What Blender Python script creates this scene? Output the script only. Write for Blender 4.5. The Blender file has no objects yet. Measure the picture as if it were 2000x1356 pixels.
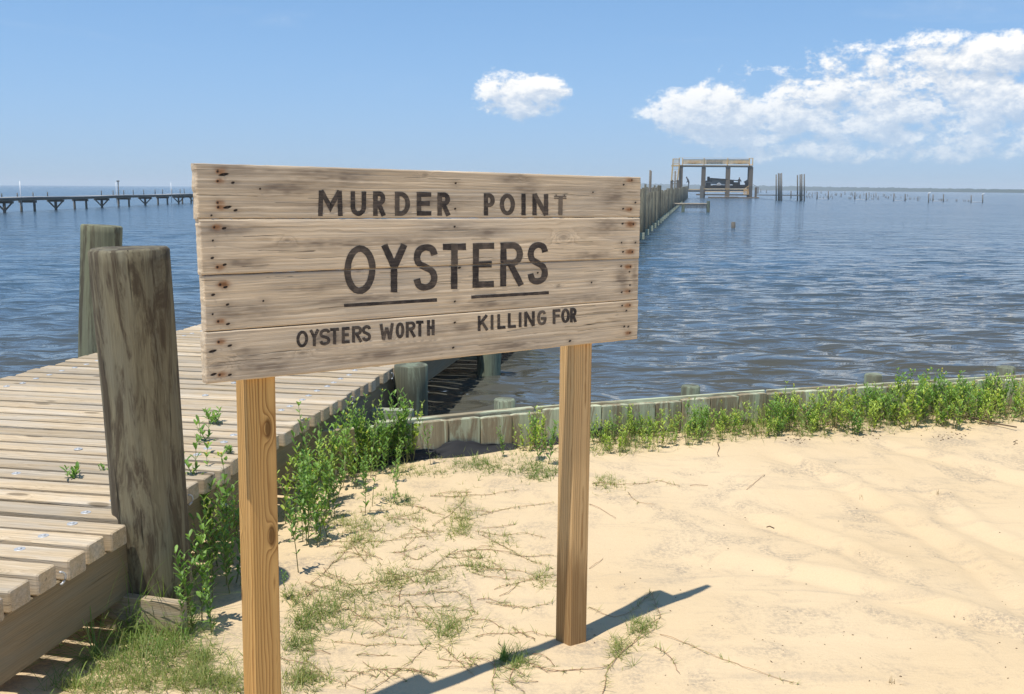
import bpy, bmesh, math, random
import numpy as np
from mathutils import Vector, Matrix

random.seed(7)
rng = np.random.default_rng(11)
SC = bpy.context.scene
COL = SC.collection

# ------------------------------------------------------------------ camera
EYE = 2.0
FPX, PW, PH = 1950.0, 2000.0, 1356.0          # focal length and size in photo pixels (35 mm lens)
PITCH, ROLL = math.atan((678 - 367) / FPX), math.radians(0.35)
_f = np.array([0, math.cos(PITCH), -math.sin(PITCH)])
_r0 = np.array([1.0, 0, 0]); _u0 = np.cross(_r0, _f)
_r = _r0 * math.cos(ROLL) + _u0 * math.sin(ROLL)
_u = -_r0 * math.sin(ROLL) + _u0 * math.cos(ROLL)
CAMP = np.array([0, 0, EYE])
cd = bpy.data.cameras.new('camera'); cam = bpy.data.objects.new('camera', cd); COL.objects.link(cam)
cd.sensor_width = 36; cd.lens = 36 * FPX / PW; cd.clip_start = 0.05; cd.clip_end = 30000
cam.matrix_world = Matrix(((_r[0], _u[0], -_f[0], 0), (_r[1], _u[1], -_f[1], 0), (_r[2], _u[2], -_f[2], EYE), (0, 0, 0, 1)))
SC.camera = cam
SC.cycles.volume_bounces = 2
SC.cycles.use_denoising = True; SC.cycles.sample_clamp_direct = 2.5; SC.cycles.sample_clamp_indirect = 4.0

def ray(x, y):
    d = _f * FPX + _r * (x - PW / 2) - _u * (y - PH / 2)
    return d / np.linalg.norm(d)
def at_z(x, y, z=0.0):                          # where the sight line of a photo pixel meets the level z
    d = ray(x, y); return CAMP + d * ((z - EYE) / d[2])
def at_y(x, y, Y):                              # ... meets the vertical plane at distance Y
    d = ray(x, y); return CAMP + d * (Y / d[1])

# ------------------------------------------------------------------ light
SUN_AZ = math.atan2(-0.69, -0.724)              # azimuth from +Y towards +X
SUN_EL = math.radians(71.3)
SUND = np.array([math.sin(SUN_AZ) * math.cos(SUN_EL), math.cos(SUN_AZ) * math.cos(SUN_EL), math.sin(SUN_EL)])
sl = bpy.data.lights.new('sun', 'SUN'); sun = bpy.data.objects.new('sun', sl); COL.objects.link(sun)
sl.energy = 4.2; sl.angle = math.radians(0.53); sl.color = (1.0, 0.955, 0.88)
sun.rotation_euler = Vector(-SUND).to_track_quat('-Z', 'Y').to_euler()
SC.view_settings.view_transform = 'Standard'; SC.view_settings.look = 'None'
SC.view_settings.exposure = 0.13; SC.view_settings.gamma = 1.0; SC.view_settings.use_curve_mapping = False

# ------------------------------------------------------------------ node helper
class NT:
    def __init__(s, tree): s.t = tree; s.n = tree.nodes; s.l = tree.links
    def node(s, typ, **kw):
        n = s.n.new(typ)
        for k, v in kw.items(): setattr(n, k, v)
        return n
    def put(s, sock, v):
        if isinstance(v, bpy.types.NodeSocket): s.l.new(v, sock)
        elif v is not None:
            if hasattr(sock.default_value, '__len__') and not hasattr(v, '__len__'): v = [v] * len(sock.default_value)
            elif hasattr(v, '__len__') and len(sock.default_value) == 4 and len(v) == 3: v = (*v, 1)
            sock.default_value = v
    def math(s, op, a, b=None, c=None, clamp=False):
        n = s.node('ShaderNodeMath', operation=op, use_clamp=clamp)
        for i, v in enumerate((a, b, c)):
            if v is not None: s.put(n.inputs[i], v)
        return n.outputs[0]
    def vmath(s, op, a, b=None):
        n = s.node('ShaderNodeVectorMath', operation=op); s.put(n.inputs[0], a)
        if b is not None: s.put(n.inputs[1], b)
        return n.outputs[1] if op in ('LENGTH', 'DOT_PRODUCT') else n.outputs[0]
    def noise(s, vec, scale=5, detail=3, rough=.55, dist=0, col=False):
        n = s.node('ShaderNodeTexNoise'); s.put(n.inputs['Vector'], vec)
        for k, v in (('Scale', scale), ('Detail', detail), ('Roughness', rough), ('Distortion', dist)): s.put(n.inputs[k], v)
        return n.outputs['Color' if col else 'Fac']
    def ramp(s, fac, stops, interp='LINEAR'):
        n = s.node('ShaderNodeValToRGB'); n.color_ramp.interpolation = interp
        e = n.color_ramp.elements
        while len(e) < len(stops): e.new(0.5)
        for q, (p, c) in zip(e, stops):
            q.position = p; q.color = (*c, 1) if hasattr(c, '__len__') else (c, c, c, 1)
        s.put(n.inputs[0], fac); return n.outputs[0]
    def mix(s, fac, a, b, mode='MIX'):
        n = s.node('ShaderNodeMix', data_type='RGBA', blend_type=mode, clamp_factor=True)
        s.put(n.inputs[0], fac); s.put(n.inputs[6], a); s.put(n.inputs[7], b); return n.outputs[2]
    def range(s, v, a, b, c=0, d=1, smooth=False):
        n = s.node('ShaderNodeMapRange', interpolation_type='SMOOTHSTEP' if smooth else 'LINEAR')
        for i, q in enumerate((v, a, b, c, d)): s.put(n.inputs[i], q)
        return n.outputs[0]
    def attr(s, name, out='Vector'):
        return s.node('ShaderNodeAttribute', attribute_name=name).outputs[out]
    def sep(s, v): n = s.node('ShaderNodeSeparateXYZ'); s.put(n.inputs[0], v); return n.outputs
    def comb(s, x, y, z):
        n = s.node('ShaderNodeCombineXYZ')
        for i, v in enumerate((x, y, z)): s.put(n.inputs[i], v)
        return n.outputs[0]
    def bump(s, h, strength=.4, dist=.01, normal=None):
        n = s.node('ShaderNodeBump'); s.put(n.inputs['Height'], h)
        n.inputs['Strength'].default_value = strength; n.inputs['Distance'].default_value = dist
        if normal is not None: s.put(n.inputs['Normal'], normal)
        return n.outputs[0]

def new_mat(name):
    m = bpy.data.materials.new(name); m.use_nodes = True
    t = NT(m.node_tree); t.n.clear()
    out = t.node('ShaderNodeOutputMaterial'); p = t.node('ShaderNodeBsdfPrincipled')
    t.l.new(p.outputs[0], out.inputs[0]); t.p = p; t.out = out
    return m, t

# ------------------------------------------------------------------ sky with clouds
w = bpy.data.worlds.new('World'); SC.world = w; w.use_nodes = True
T = NT(w.node_tree); T.n.clear()
def azel(px, py):
    d = ray(px, py); return math.atan2(d[0], d[1]), math.asin(d[2])
def build_world():
    sky = T.node('ShaderNodeTexSky', sky_type='NISHITA', sun_disc=False, sun_elevation=SUN_EL,
                 sun_rotation=SUN_AZ % (2 * math.pi), altitude=0, air_density=0.5, dust_density=0.0, ozone_density=5.0)
    gen = T.node('ShaderNodeTexCoord').outputs['Generated']; d = T.sep(gen)
    # humid air: the deep clear-sky gradient is compressed and a milky band lies on the horizon
    T.put(sky.inputs[0], T.vmath('NORMALIZE', T.comb(d[0], d[1], T.math('ADD', T.math('MULTIPLY', T.math('ABSOLUTE', d[2]), .6), .10))))
    bg = T.node('ShaderNodeBackground'); bg.inputs[1].default_value = 0.14
    hz = T.math('MULTIPLY', T.math('EXPONENT', T.math('MULTIPLY', T.math('ABSOLUTE', d[2]), -9.5)), .85)
    T.put(bg.inputs[0], T.mix(hz, T.mix(1, sky.outputs[0], (1.30, 1.50, 1.38), 'MULTIPLY'), (2.75, 3.35, 3.85)))
    u = T.math('ARCTAN2', d[0], d[1]); v = T.math('ARCSINE', d[2])
    def blob_mask(blobs, uu, vv):
        acc = None
        for (cx, cy, rx, ry, wt) in blobs:
            a, e = azel(cx, cy)
            q = T.math('ADD', T.math('POWER', T.math('ABSOLUTE', T.math('MULTIPLY', T.math('SUBTRACT', uu, a), FPX / rx)), 2),
                       T.math('POWER', T.math('ABSOLUTE', T.math('MULTIPLY', T.math('SUBTRACT', vv, e), FPX / ry)), 2))
            g = T.math('MULTIPLY', T.math('SUBTRACT', 1, q), wt)
            acc = g if acc is None else T.math('MAXIMUM', acc, g)
        return T.math('MAXIMUM', acc, -1.0)
    cumulus = [(1016, 190, 92, 47, 1.05), (1062, 174, 50, 34, .9), (966, 178, 46, 33, .8), (1052, 210, 56, 26, .8),
               (1420, 232, 175, 62, 1.0), (1395, 205, 100, 45, 1.0), (1330, 225, 100, 28, .75), (1470, 268, 70, 22, .8),
               (1640, 190, 170, 42, .8), (1600, 225, 190, 56, .7), (1760, 220, 150, 34, .75), (1670, 245, 130, 36, .75),
               (1830, 120, 290, 42, .62), (1985, 105, 130, 42, 1.05), (1960, 205, 110, 60, .85), (1830, 75, 60, 20, .45),
               (1860, 165, 230, 50, .55), (1930, 255, 170, 45, .7), (1590, 163, 32, 8, .7),
               (1780, 268, 110, 22, .62), (1600, 290, 130, 22, .5), (1470, 300, 90, 16, .36), (1870, 295, 170, 24, .5), (1700, 300, 120, 20, .42)]
    def density(uu, vv):
        vec = T.comb(T.math('MULTIPLY', uu, 1.0), T.math('MULTIPLY', vv, 1.5), 3.1)
        n = T.noise(vec, 26, 8, .6, .35)
        n2 = T.noise(vec, 85, 6, .62, .1)
        f = T.math('ADD', T.math('MULTIPLY', T.math('SUBTRACT', n, .5), 2.3), T.math('MULTIPLY', T.math('SUBTRACT', n2, .5), 1.5))
        return T.math('ADD', blob_mask(cumulus, uu, vv), f)
    den = density(u, v)
    den2 = density(T.math('ADD', u, -.006), T.math('ADD', v, .011))     # towards the sun
    alpha = T.range(den, .0, .62, 0, 1, True)
    low = T.range(v, .0, .10, .25, 1.0)                                # air thickens over clouds near the horizon
    lit = T.math('ADD', T.range(T.math('SUBTRACT', den, den2), -.62, .62, .0, 1.0), 0)
    core = T.range(den, .5, 1.6, 0, .35)
    lit2 = T.math('SUBTRACT', lit, T.math('MULTIPLY', core, .55), clamp=True)
    ccol = T.ramp(lit2, [(0, (.50, .59, .72)), (.36, (.62, .69, .79)), (.60, (.80, .83, .87)), (.80, (.95, .95, .94)), (1, (1.02, 1.01, .99))])
    cb = T.node('ShaderNodeBackground'); T.put(cb.inputs[0], ccol); cb.inputs[1].default_value = 1.0
    # thin cirrus smears
    vec = T.comb(T.math('MULTIPLY', u, .35), T.math('MULTIPLY', v, 2.2), 0)
    cir = T.range(T.noise(vec, 9, 6, .55, .6), .56, .85, 0, .28, True)
    cir = T.math('MULTIPLY', cir, T.range(v, .03, .12, 0, 1, True))
    al = T.math('MAXIMUM', T.math('MULTIPLY', T.math('MULTIPLY', alpha, .97), low), cir)
    mx = T.node('ShaderNodeMixShader'); T.put(mx.inputs[0], al)
    T.l.new(bg.outputs[0], mx.inputs[1]); T.l.new(cb.outputs[0], mx.inputs[2])
    T.l.new(mx.outputs[0], T.node('ShaderNodeOutputWorld').inputs[0])
build_world()

# ------------------------------------------------------------------ object helpers
def tag(o, label=None, cat=None, group=None, kind=None):
    if label: o['label'] = label
    if cat: o['category'] = cat
    if group: o['group'] = group
    if kind: o['kind'] = kind
    return o
def empty(name, loc=(0, 0, 0), label=None, cat=None, group=None):
    o = bpy.data.objects.new(name, None); COL.objects.link(o); o.location = loc
    o.empty_display_size = .1
    return tag(o, label, cat, group)
def V3(a): return np.array(a, float)
def unit(a): a = V3(a); return a / np.linalg.norm(a)

class MB:
    """Collects shapes; gc = wood-grain coordinates (along, across, across) and tint = one random value per piece."""
    def __init__(s): s.v = []; s.f = []; s.gc = []; s.t = []; s.sm = []; s.n = 0
    def add(s, verts, faces, gc=None, tint=None, smooth=False):
        verts = np.asarray(verts, float)
        s.v.append(verts)
        s.f += [tuple(int(i) + s.n for i in f) for f in faces]
        s.sm += [smooth] * len(faces) if isinstance(smooth, bool) else list(smooth)
        s.gc.append(np.asarray(gc, float) if gc is not None else verts)
        t = random.random() if tint is None else tint
        s.t.append(np.full(len(verts), t) if np.isscalar(t) else np.asarray(t, float))
        s.n += len(verts)
    def timber(s, a, b, w_, h, up=(0, 0, 1), ch=.004, tint=None, pith=None, segs=1, bend=0.0):
        a, b = V3(a), V3(b); L = np.linalg.norm(b - a); X = (b - a) / L
        Y = unit(np.cross(up, X)); Z = np.cross(X, Y)
        hw, hh = w_ / 2, h / 2; c = min(ch, hw * .45, hh * .45)
        prof = [(-hw + c, -hh), (hw - c, -hh), (hw, -hh + c), (hw, hh - c), (hw - c, hh), (-hw + c, hh), (-hw, hh - c), (-hw, -hh + c)]
        xs = [(0, 1 - c / hw * .9)] + [(c + (L - 2 * c) * i / segs, 1) for i in range(segs + 1)] + [(L, 1 - c / hw * .9)]
        bz, by = random.uniform(-bend, bend), random.uniform(-bend, bend)
        off = V3((random.uniform(0, 40), random.uniform(-.06, .06), random.uniform(.02, .12))) if pith is None else V3(pith)
        vs, gs = [], []
        for x, sc in xs:
            q = 4 * (x / L) * (1 - x / L)
            for (y, z) in prof:
                vs.append(a + X * x + Y * (y * (sc if abs(y) > hw - 1e-6 or True else 1) + by * q) + Z * (z * sc + bz * q)); gs.append(V3((x, y, z)) + off)
        fs = []
        for i in range(len(xs) - 1):
            for k in range(8):
                fs.append((i * 8 + k, i * 8 + (k + 1) % 8, i * 8 + 8 + (k + 1) % 8, i * 8 + 8 + k))
        fs.append(tuple(range(7, -1, -1))); m = (len(xs) - 1) * 8; fs.append(tuple(range(m, m + 8)))
        s.add(vs, fs, gs, tint)
    def pole(s, a, b, r0, r1, seg=20, rings=2, rough=0.0, tint=None, cap=True, pith=None, edge=.0):
        a, b = V3(a), V3(b); L = np.linalg.norm(b - a); Z = (b - a) / L
        X = unit(np.cross((0, 1, 0.01), Z)); Y = np.cross(Z, X)
        off = V3((random.uniform(0, 40), random.uniform(-.02, .02), random.uniform(-.02, .02))) if pith is None else V3(pith)
        ph = random.uniform(0, 6.28, ) if True else 0
        vs, gs, fs, sm = [], [], [], []
        zz = list(np.linspace(0, 1, rings))
        if edge > 0: zz = zz[:-1] + [1 - edge / L, 1]
        for i, q in enumerate(zz):
            for k in range(seg):
                th = 2 * math.pi * k / seg
                r = r0 + (r1 - r0) * q
                r *= 1 + rough * (.5 * math.sin(2 * th + ph + q * 2) + .3 * math.sin(3 * th - ph * 2 + q * 5) + .25 * math.sin(7 * th + ph * 3 + 9 * q) + (.16 * math.sin(13 * th + ph + 4 * math.sin(5 * q)) + .14 * math.sin(23 * th - ph + 6 * math.sin(3 * q + ph)) if seg > 60 else 0))
                if edge > 0 and i == len(zz) - 1: r -= edge
                p = (r * math.cos(th), r * math.sin(th))
                zt = q * L
                if edge > 0 and i >= len(zz) - 2: zt += rough * .35 * r0 * math.sin(2 * th + ph)
                vs.append(a + Z * zt + X * p[0] + Y * p[1]); gs.append(V3((q * L, *p)) + off)
        for i in range(len(zz) - 1):
            for k in range(seg):
                fs.append((i * seg + k, i * seg + (k + 1) % seg, (i + 1) * seg + (k + 1) % seg, (i + 1) * seg + k)); sm.append(True)
        if cap:
            fs.append(tuple(range(seg - 1, -1, -1))); sm.append(False)
            m = (len(zz) - 1) * seg; fs.append(tuple(range(m, m + seg))); sm.append(False)
        s.add(vs, fs, gs, tint, sm)
    def tube(s, pts, rs, seg=6, tint=None):
        pts = [V3(p) for p in pts]; vs, fs = [], []
        if np.isscalar(rs): rs = [rs] * len(pts)
        for i, p in enumerate(pts):
            d = unit(pts[min(i + 1, len(pts) - 1)] - pts[max(i - 1, 0)])
            X = unit(np.cross(d, (.31, .52, .79) if abs(d[2]) > .8 else (0.02, .01, 1))); Y = np.cross(d, X)
            for k in range(seg):
                th = 2 * math.pi * k / seg; vs.append(p + (X * math.cos(th) + Y * math.sin(th)) * rs[i])
        for i in range(len(pts) - 1):
            for k in range(seg):
                fs.append((i * seg + k, i * seg + (k + 1) % seg, (i + 1) * seg + (k + 1) % seg, (i + 1) * seg + k))
        fs.append(tuple(range(seg - 1, -1, -1))); m = (len(pts) - 1) * seg; fs.append(tuple(range(m, m + seg)))
        s.add(vs, fs, None, tint, True)
    def build(s, name, mat, parent=None):
        me = bpy.data.meshes.new(name)
        v = np.concatenate(s.v); me.from_pydata(v.tolist(), [], s.f)
        a = me.attributes.new('gc', 'FLOAT_VECTOR', 'POINT'); a.data.foreach_set('vector', np.concatenate(s.gc).astype('f').ravel())
        a = me.attributes.new('tint', 'FLOAT', 'POINT'); a.data.foreach_set('value', np.concatenate(s.t).astype('f'))
        me.polygons.foreach_set('use_smooth', s.sm); me.materials.append(mat); me.update()
        o = bpy.data.objects.new(name, me); COL.objects.link(o)
        if parent is not None:
            o.parent = parent; bpy.context.view_layer.update() if False else None
            o.matrix_parent_inverse = Matrix.Translation(parent.location).inverted()
        return o

def grid_mesh(name, V, nx, ny, mat, smooth=True, attrs=None, parent=None):
    me = bpy.data.meshes.new(name)
    idx = np.arange(nx * ny).reshape(ny, nx)
    f = np.stack([idx[:-1, :-1], idx[:-1, 1:], idx[1:, 1:], idx[1:, :-1]], -1).reshape(-1, 4)
    me.vertices.add(len(V)); me.vertices.foreach_set('co', V.astype('f').ravel())
    me.loops.add(f.size); me.loops.foreach_set('vertex_index', f.ravel().astype('i'))
    me.polygons.add(len(f)); me.polygons.foreach_set('loop_start', np.arange(0, f.size, 4, dtype='i'))
    me.polygons.foreach_set('use_smooth', np.full(len(f), smooth))
    for k, (typ, field, arr) in (attrs or {}).items():
        a = me.attributes.new(k, typ, 'POINT'); a.data.foreach_set(field, arr.astype('f').ravel())
    me.materials.append(mat); me.update(); me.validate()
    o = bpy.data.objects.new(name, me); COL.objects.link(o)
    if parent is not None:
        o.parent = parent; o.matrix_parent_inverse = Matrix.Translation(parent.location).inverted()
    return o

def copy_thing(o, loc=None, rotz=None, scale=None):
    c = o.copy(); COL.objects.link(c)
    for ch in o.children:
        d = ch.copy(); COL.objects.link(d); d.parent = c; d.matrix_parent_inverse = ch.matrix_parent_inverse.copy()
        for g in ch.children:
            e = g.copy(); COL.objects.link(e); e.parent = d; e.matrix_parent_inverse = g.matrix_parent_inverse.copy()
    if loc is not None: c.location = loc
    if rotz is not None: c.rotation_euler = (0, 0, rotz)
    if scale is not None: c.scale = (scale,) * 3
    return c

def vnoise(x, y, seed=0):
    """smooth value noise on numpy arrays, about -1..1"""
    r = np.random.default_rng(seed); tab = r.uniform(-1, 1, (256, 256))
    xi, yi = np.floor(x).astype(int), np.floor(y).astype(int); fx, fy = x - xi, y - yi
    fx, fy = fx * fx * (3 - 2 * fx), fy * fy * (3 - 2 * fy)
    g = lambda i, j: tab[i & 255, j & 255]
    return (g(xi, yi) * (1 - fx) + g(xi + 1, yi) * fx) * (1 - fy) + (g(xi, yi + 1) * (1 - fx) + g(xi + 1, yi + 1) * fx) * fy

# ------------------------------------------------------------------ materials
def wood(name, early, late, grey, ring=150, ring_amt=.6, grey_amt=.5, tint_amt=.25, bump=.35, stain=False, fib=1.0, rough=.8, warp=.012, blotch=None, blotch_amt=0, blotch_scale=6, crack=.5, knots=0, cracks=55, foot=None):
    m, t = new_mat(name)
    P = t.attr('gc')
    lo = t.vmath('MULTIPLY', P, (1.3, 7, 7))
    dn = t.vmath('SUBTRACT', t.noise(lo, 1.6, 3, .6, col=True), (.5, .5, .5))
    Q = t.vmath('ADD', P, t.vmath('MULTIPLY', dn, (0, warp * 4, warp * 4)))
    q = t.sep(Q)
    if knots > 0:
        vo = t.node('ShaderNodeTexVoronoi'); t.put(vo.inputs['Vector'], t.vmath('MULTIPLY', P, (knots, knots * 3.0, knots * 3.0))); vo.inputs['Scale'].default_value = 1.0
        kd = vo.outputs['Distance']; kr = t.sep(vo.outputs['Color'])[0]
        kd = t.math('ADD', kd, t.math('MULTIPLY', t.range(kr, .35, .5, 0, 1), 5))
        kin = t.math('EXPONENT', t.math('MULTIPLY', t.math('MULTIPLY', kd, kd), -28))
    r = t.math('SQRT', t.math('ADD', t.math('MULTIPLY', q[1], q[1]), t.math('MULTIPLY', q[2], q[2])))
    if knots > 0: r = t.math('ADD', r, t.math('MULTIPLY', kin, .035))
    ph = t.math('FRACT', t.math('MULTIPLY', r, ring))
    saw = t.ramp(ph, [(0, 0), (.55, .35), (.86, 1), (1, 0)])
    fiber = t.noise(t.vmath('MULTIPLY', P, (6, 260, 260)), 1, 3, .65)
    fiber2 = t.noise(t.vmath('MULTIPLY', P, (1.2, 60, 60)), 1, 4, .6)
    c = t.mix(t.math('MULTIPLY', saw, ring_amt), early, late)
    gn = t.range(t.noise(t.vmath('MULTIPLY', P, (1.4, 9, 9)), 1.3, 5, .6), .38, .68, 0, 1, True)
    c = t.mix(t.math('MULTIPLY', gn, grey_amt), c, grey)
    if blotch is not None:
        bn = t.range(t.noise(t.vmath('MULTIPLY', Q, (.30, 2.0, 2.0)), blotch_scale, 8, .72, .7), .45, .56, 0, 1, True)
        c = t.mix(t.math('MULTIPLY', bn, blotch_amt), c, blotch)
    if knots > 0: c = t.mix(t.math('MULTIPLY', t.range(kd, .10, .17, 1, 0, True), .8), c, tuple(x * .42 for x in late))
    fv = t.math('ADD', t.math('MULTIPLY', t.math('SUBTRACT', fiber, .5), .9 * fib), t.math('MULTIPLY', t.math('SUBTRACT', fiber2, .5), 1.1 * fib))
    c = t.mix(1.0, c, t.comb(*[t.math('ADD', fv, 1.0)] * 3), 'MULTIPLY')
    ck = t.range(t.noise(t.vmath('MULTIPLY', P, (1.1, cracks, cracks)), 1, 3, .55, .3), .66, .71, 0, 1)
    c = t.mix(t.math('MULTIPLY', ck, crack), c, tuple(x * .25 for x in late))
    if foot is not None:
        fm = t.range(t.math('ADD', t.sep(P)[0], t.math('MULTIPLY', t.noise(t.vmath('MULTIPLY', P, (2.2, 22, 22)), 1, 4, .6), -.55)), foot - .12, foot + .16, 1, 0, True)
        c = t.mix(t.math('MULTIPLY', fm, .62), c, tuple(x * .55 for x in late))
    tv = t.attr('tint', 'Fac')
    c = t.mix(1.0, c, t.comb(*[t.math('ADD', t.math('MULTIPLY', t.math('SUBTRACT', tv, .5), tint_amt * 2), 1)] * 3), 'MULTIPLY')
    h = t.math('ADD', t.math('MULTIPLY', fiber, .5), t.math('MULTIPLY', saw, -.35))
    h = t.math('SUBTRACT', h, t.math('MULTIPLY', ck, 1.5))
    rr = rough
    if stain:
        s = t.sep(t.attr('stain'))
        edge = t.noise(t.vmath('MULTIPLY', P, (60, 90, 90)), 1, 3, .6)
        c = t.mix(t.math('MULTIPLY', s[2], .72), c, (.16, .118, .09))
        rust = t.range(t.math('ADD', s[0], t.math('MULTIPLY', t.math('SUBTRACT', edge, .5), .35)), .08, .75, 0, 1, True)
        c = t.mix(t.math('MULTIPLY', rust, .92), c, t.mix(t.range(s[0], .5, 1.0), (.34, .14, .045), (.07, .03, .016)))
        hole = t.range(s[1], .35, .6, 0, 1)
        c = t.mix(hole, c, (.02, .014, .011))
        h = t.math('SUBTRACT', h, t.math('MULTIPLY', hole, 1.2))
    t.put(t.p.inputs['Base Color'], c); t.p.inputs['Roughness'].default_value = rr
    t.p.inputs['Specular IOR Level'].default_value = .25
    t.put(t.p.inputs['Normal'], t.bump(h, bump, .004))
    return m

M = {}
M['board'] = wood('weathered_board', (.79, .622, .425), (.44, .315, .19), (.56, .475, .37), 105, .46, .55, .30, .3, stain=True, warp=.009, crack=.4, fib=.62)
M['post'] = wood('new_pine', (.70, .42, .145), (.30, .13, .034), (.58, .35, .14), 95, .95, .25, .08, .35, fib=.35, warp=.006, crack=.35, knots=3.2)
M['post2'] = wood('dry_pine', (.72, .48, .225), (.36, .19, .068), (.60, .41, .21), 95, .95, .3, .08, .35, fib=.35, warp=.006, crack=.3, knots=3.0, foot=8.45)
M['deck'] = wood('sunbleached_decking', (.56, .435, .28), (.36, .26, .15), (.50, .45, .37), 120, .55, .6, .20, .45, fib=.9, crack=.6, knots=2.2)
M['beam'] = wood('treated_beam', (.27, .205, .12), (.18, .13, .072), (.23, .21, .155), 110, .5, .6, .1, .35, fib=.6)
M['piling'] = wood('old_piling', (.215, .188, .118), (.13, .108, .066), (.17, .162, .122), 70, .45, .5, .05, .6, fib=.7, blotch=(.075, .056, .036), blotch_amt=.88, blotch_scale=5, crack=.95, warp=.02, cracks=26)
M['greenpile'] = wood('treated_pile', (.24, .275, .185), (.17, .19, .125), (.19, .195, .14), 60, .35, .5, .16, .4, fib=.6, blotch=(.09, .078, .05), blotch_amt=.7, blotch_scale=3.2, crack=.6)
M['rearpile'] = wood('green_brown_pile', (.225, .225, .135), (.14, .13, .078), (.18, .17, .115), 60, .35, .5, .1, .5, fib=.7, blotch=(.075, .06, .038), blotch_amt=.85, blotch_scale=2.6, crack=.8, cracks=30)
M['greenplank'] = wood('green_treated_plank', (.52, .55, .38), (.36, .41, .26), (.46, .43, .29), 80, .4, .6, .22, .4, fib=.7, blotch=(.20, .095, .045), blotch_amt=.62, blotch_scale=4.5)
M['pierpile'] = wood('old_pier_pile', (.185, .175, .125), (.13, .12, .08), (.15, .15, .115), 60, .35, .5, .3, .3, fib=.6, blotch=(.08, .07, .05), blotch_amt=.6, blotch_scale=3)
M['paleblock'] = wood('pale_treated_beam', (.44, .46, .33), (.33, .35, .24), (.40, .40, .32), 80, .3, .4, .12, .3)
M['farwood'] = wood('far_pier_wood', (.17, .15, .12), (.12, .105, .085), (.16, .15, .13), 60, .3, .5, .25, .2)
M['fardeck'] = wood('far_pier_deck', (.42, .40, .37), (.35, .33, .30), (.4, .39, .37), 60, .3, .5, .2, .2)
M['newwood'] = wood('fresh_lumber', (.78, .52, .22), (.6, .36, .13), (.7, .48, .22), 80, .3, .3, .15, .2)
M['darkwood'] = wood('dark_timber', (.20, .15, .10), (.13, .10, .065), (.18, .145, .11), 60, .3, .5, .2, .2)

def simple(name, col, rough=.6, metal=0, noise_amt=.25, scale=20, trans=0):
    m, t = new_mat(name)
    P = t.attr('gc')
    n = t.noise(P, scale, 4, .6)
    k = t.math('ADD', t.math('MULTIPLY', t.math('SUBTRACT', n, .5), noise_amt * 2), 1)
    t.put(t.p.inputs['Base Color'], t.mix(1, col, t.comb(k, k, k), 'MULTIPLY'))
    t.p.inputs['Roughness'].default_value = rough; t.p.inputs['Metallic'].default_value = metal
    return m
M['galv'] = simple('galvanised_steel', (.58, .58, .57), .55, .45, .2, 60)
M['nail'] = simple('rusty_nail', (.035, .022, .016), .7, .3)
M['white'] = simple('white_plastic', (.8, .8, .78), .5)
M['black'] = simple('black_cloth', (.022, .022, .024), .9, 0, .6, 30)
M['darkgear'] = simple('dark_gear', (.022, .024, .03), .6)
M['greygear'] = simple('grey_gear', (.20, .21, .20), .6)
M['cloth_dark'] = simple('dark_clothing', (.02, .022, .03), .85)
M['skin'] = simple('skin', (.42, .24, .16), .6)
M['yellow'] = simple('yellow_bud', (.55, .48, .06), .7)

def paint_mat():
    m, t = new_mat('worn_black_paint')
    P = t.attr('gc')
    worn = t.range(t.noise(t.vmath('MULTIPLY', P, (9, 190, 190)), 1, 4, .7), .50, .66, 0, 1)
    pat = t.range(t.noise(P, 24, 4, .65), .40, .68, 0, 1)
    c = t.mix(t.math('MULTIPLY', worn, t.math('ADD', .22, t.math('MULTIPLY', pat, .5))), t.mix(pat, (.034, .028, .026), (.088, .070, .060)), (.27, .205, .15))
    c = t.mix(t.math('MULTIPLY', t.math('POWER', t.attr('tint', 'Fac'), 2), .42), c, (.36, .28, .20))
    t.put(t.p.inputs['Base Color'], c); t.p.inputs['Roughness'].default_value = .75
    t.p.inputs['Specular IOR Level'].default_value = .2
    return m
M['paint'] = paint_mat()

def leaf_mat(name, a, b, trans=.35, rough=.5):
    m, t = new_mat(name)
    tv = t.attr('tint', 'Fac')
    c = t.ramp(tv, [(0, a), (.8, b), (.93, tuple(min(1, x * 1.25) for x in b)), (1, (.34, .27, .06))])
    t.put(t.p.inputs['Base Color'], c); t.p.inputs['Roughness'].default_value = rough
    t.p.inputs['Specular IOR Level'].default_value = .35
    tr = t.node('ShaderNodeBsdfTranslucent'); t.put(tr.inputs[0], t.mix(1, c, (1.25, 1.3, .7), 'MULTIPLY'))
    mx = t.node('ShaderNodeMixShader'); mx.inputs[0].default_value = trans
    t.l.new(t.p.outputs[0], mx.inputs[1]); t.l.new(tr.outputs[0], mx.inputs[2]); t.l.new(mx.outputs[0], t.out.inputs[0])
    return m
M['leaf'] = leaf_mat('sea_oxeye_leaf', (.10, .22, .045), (.24, .40, .085))
M['leaf2'] = leaf_mat('yellow_green_leaf', (.24, .37, .055), (.46, .58, .11))
M['stem'] = leaf_mat('green_stem', (.13, .16, .05), (.24, .24, .10), .1)
M['grass'] = leaf_mat('grass_blade', (.13, .225, .04), (.36, .36, .12), .3)
M['longgrass'] = leaf_mat('long_grass_blade', (.13, .25, .045), (.32, .40, .11), .35)
M['runner'] = leaf_mat('runner_stem', (.33, .16, .10), (.45, .29, .16), .0, .7)
M['drygrass'] = leaf_mat('dry_grass', (.30, .20, .10), (.42, .32, .17), .2)
M['twig'] = leaf_mat('dead_twig', (.10, .065, .04), (.2, .14, .09), 0, .8)

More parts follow.
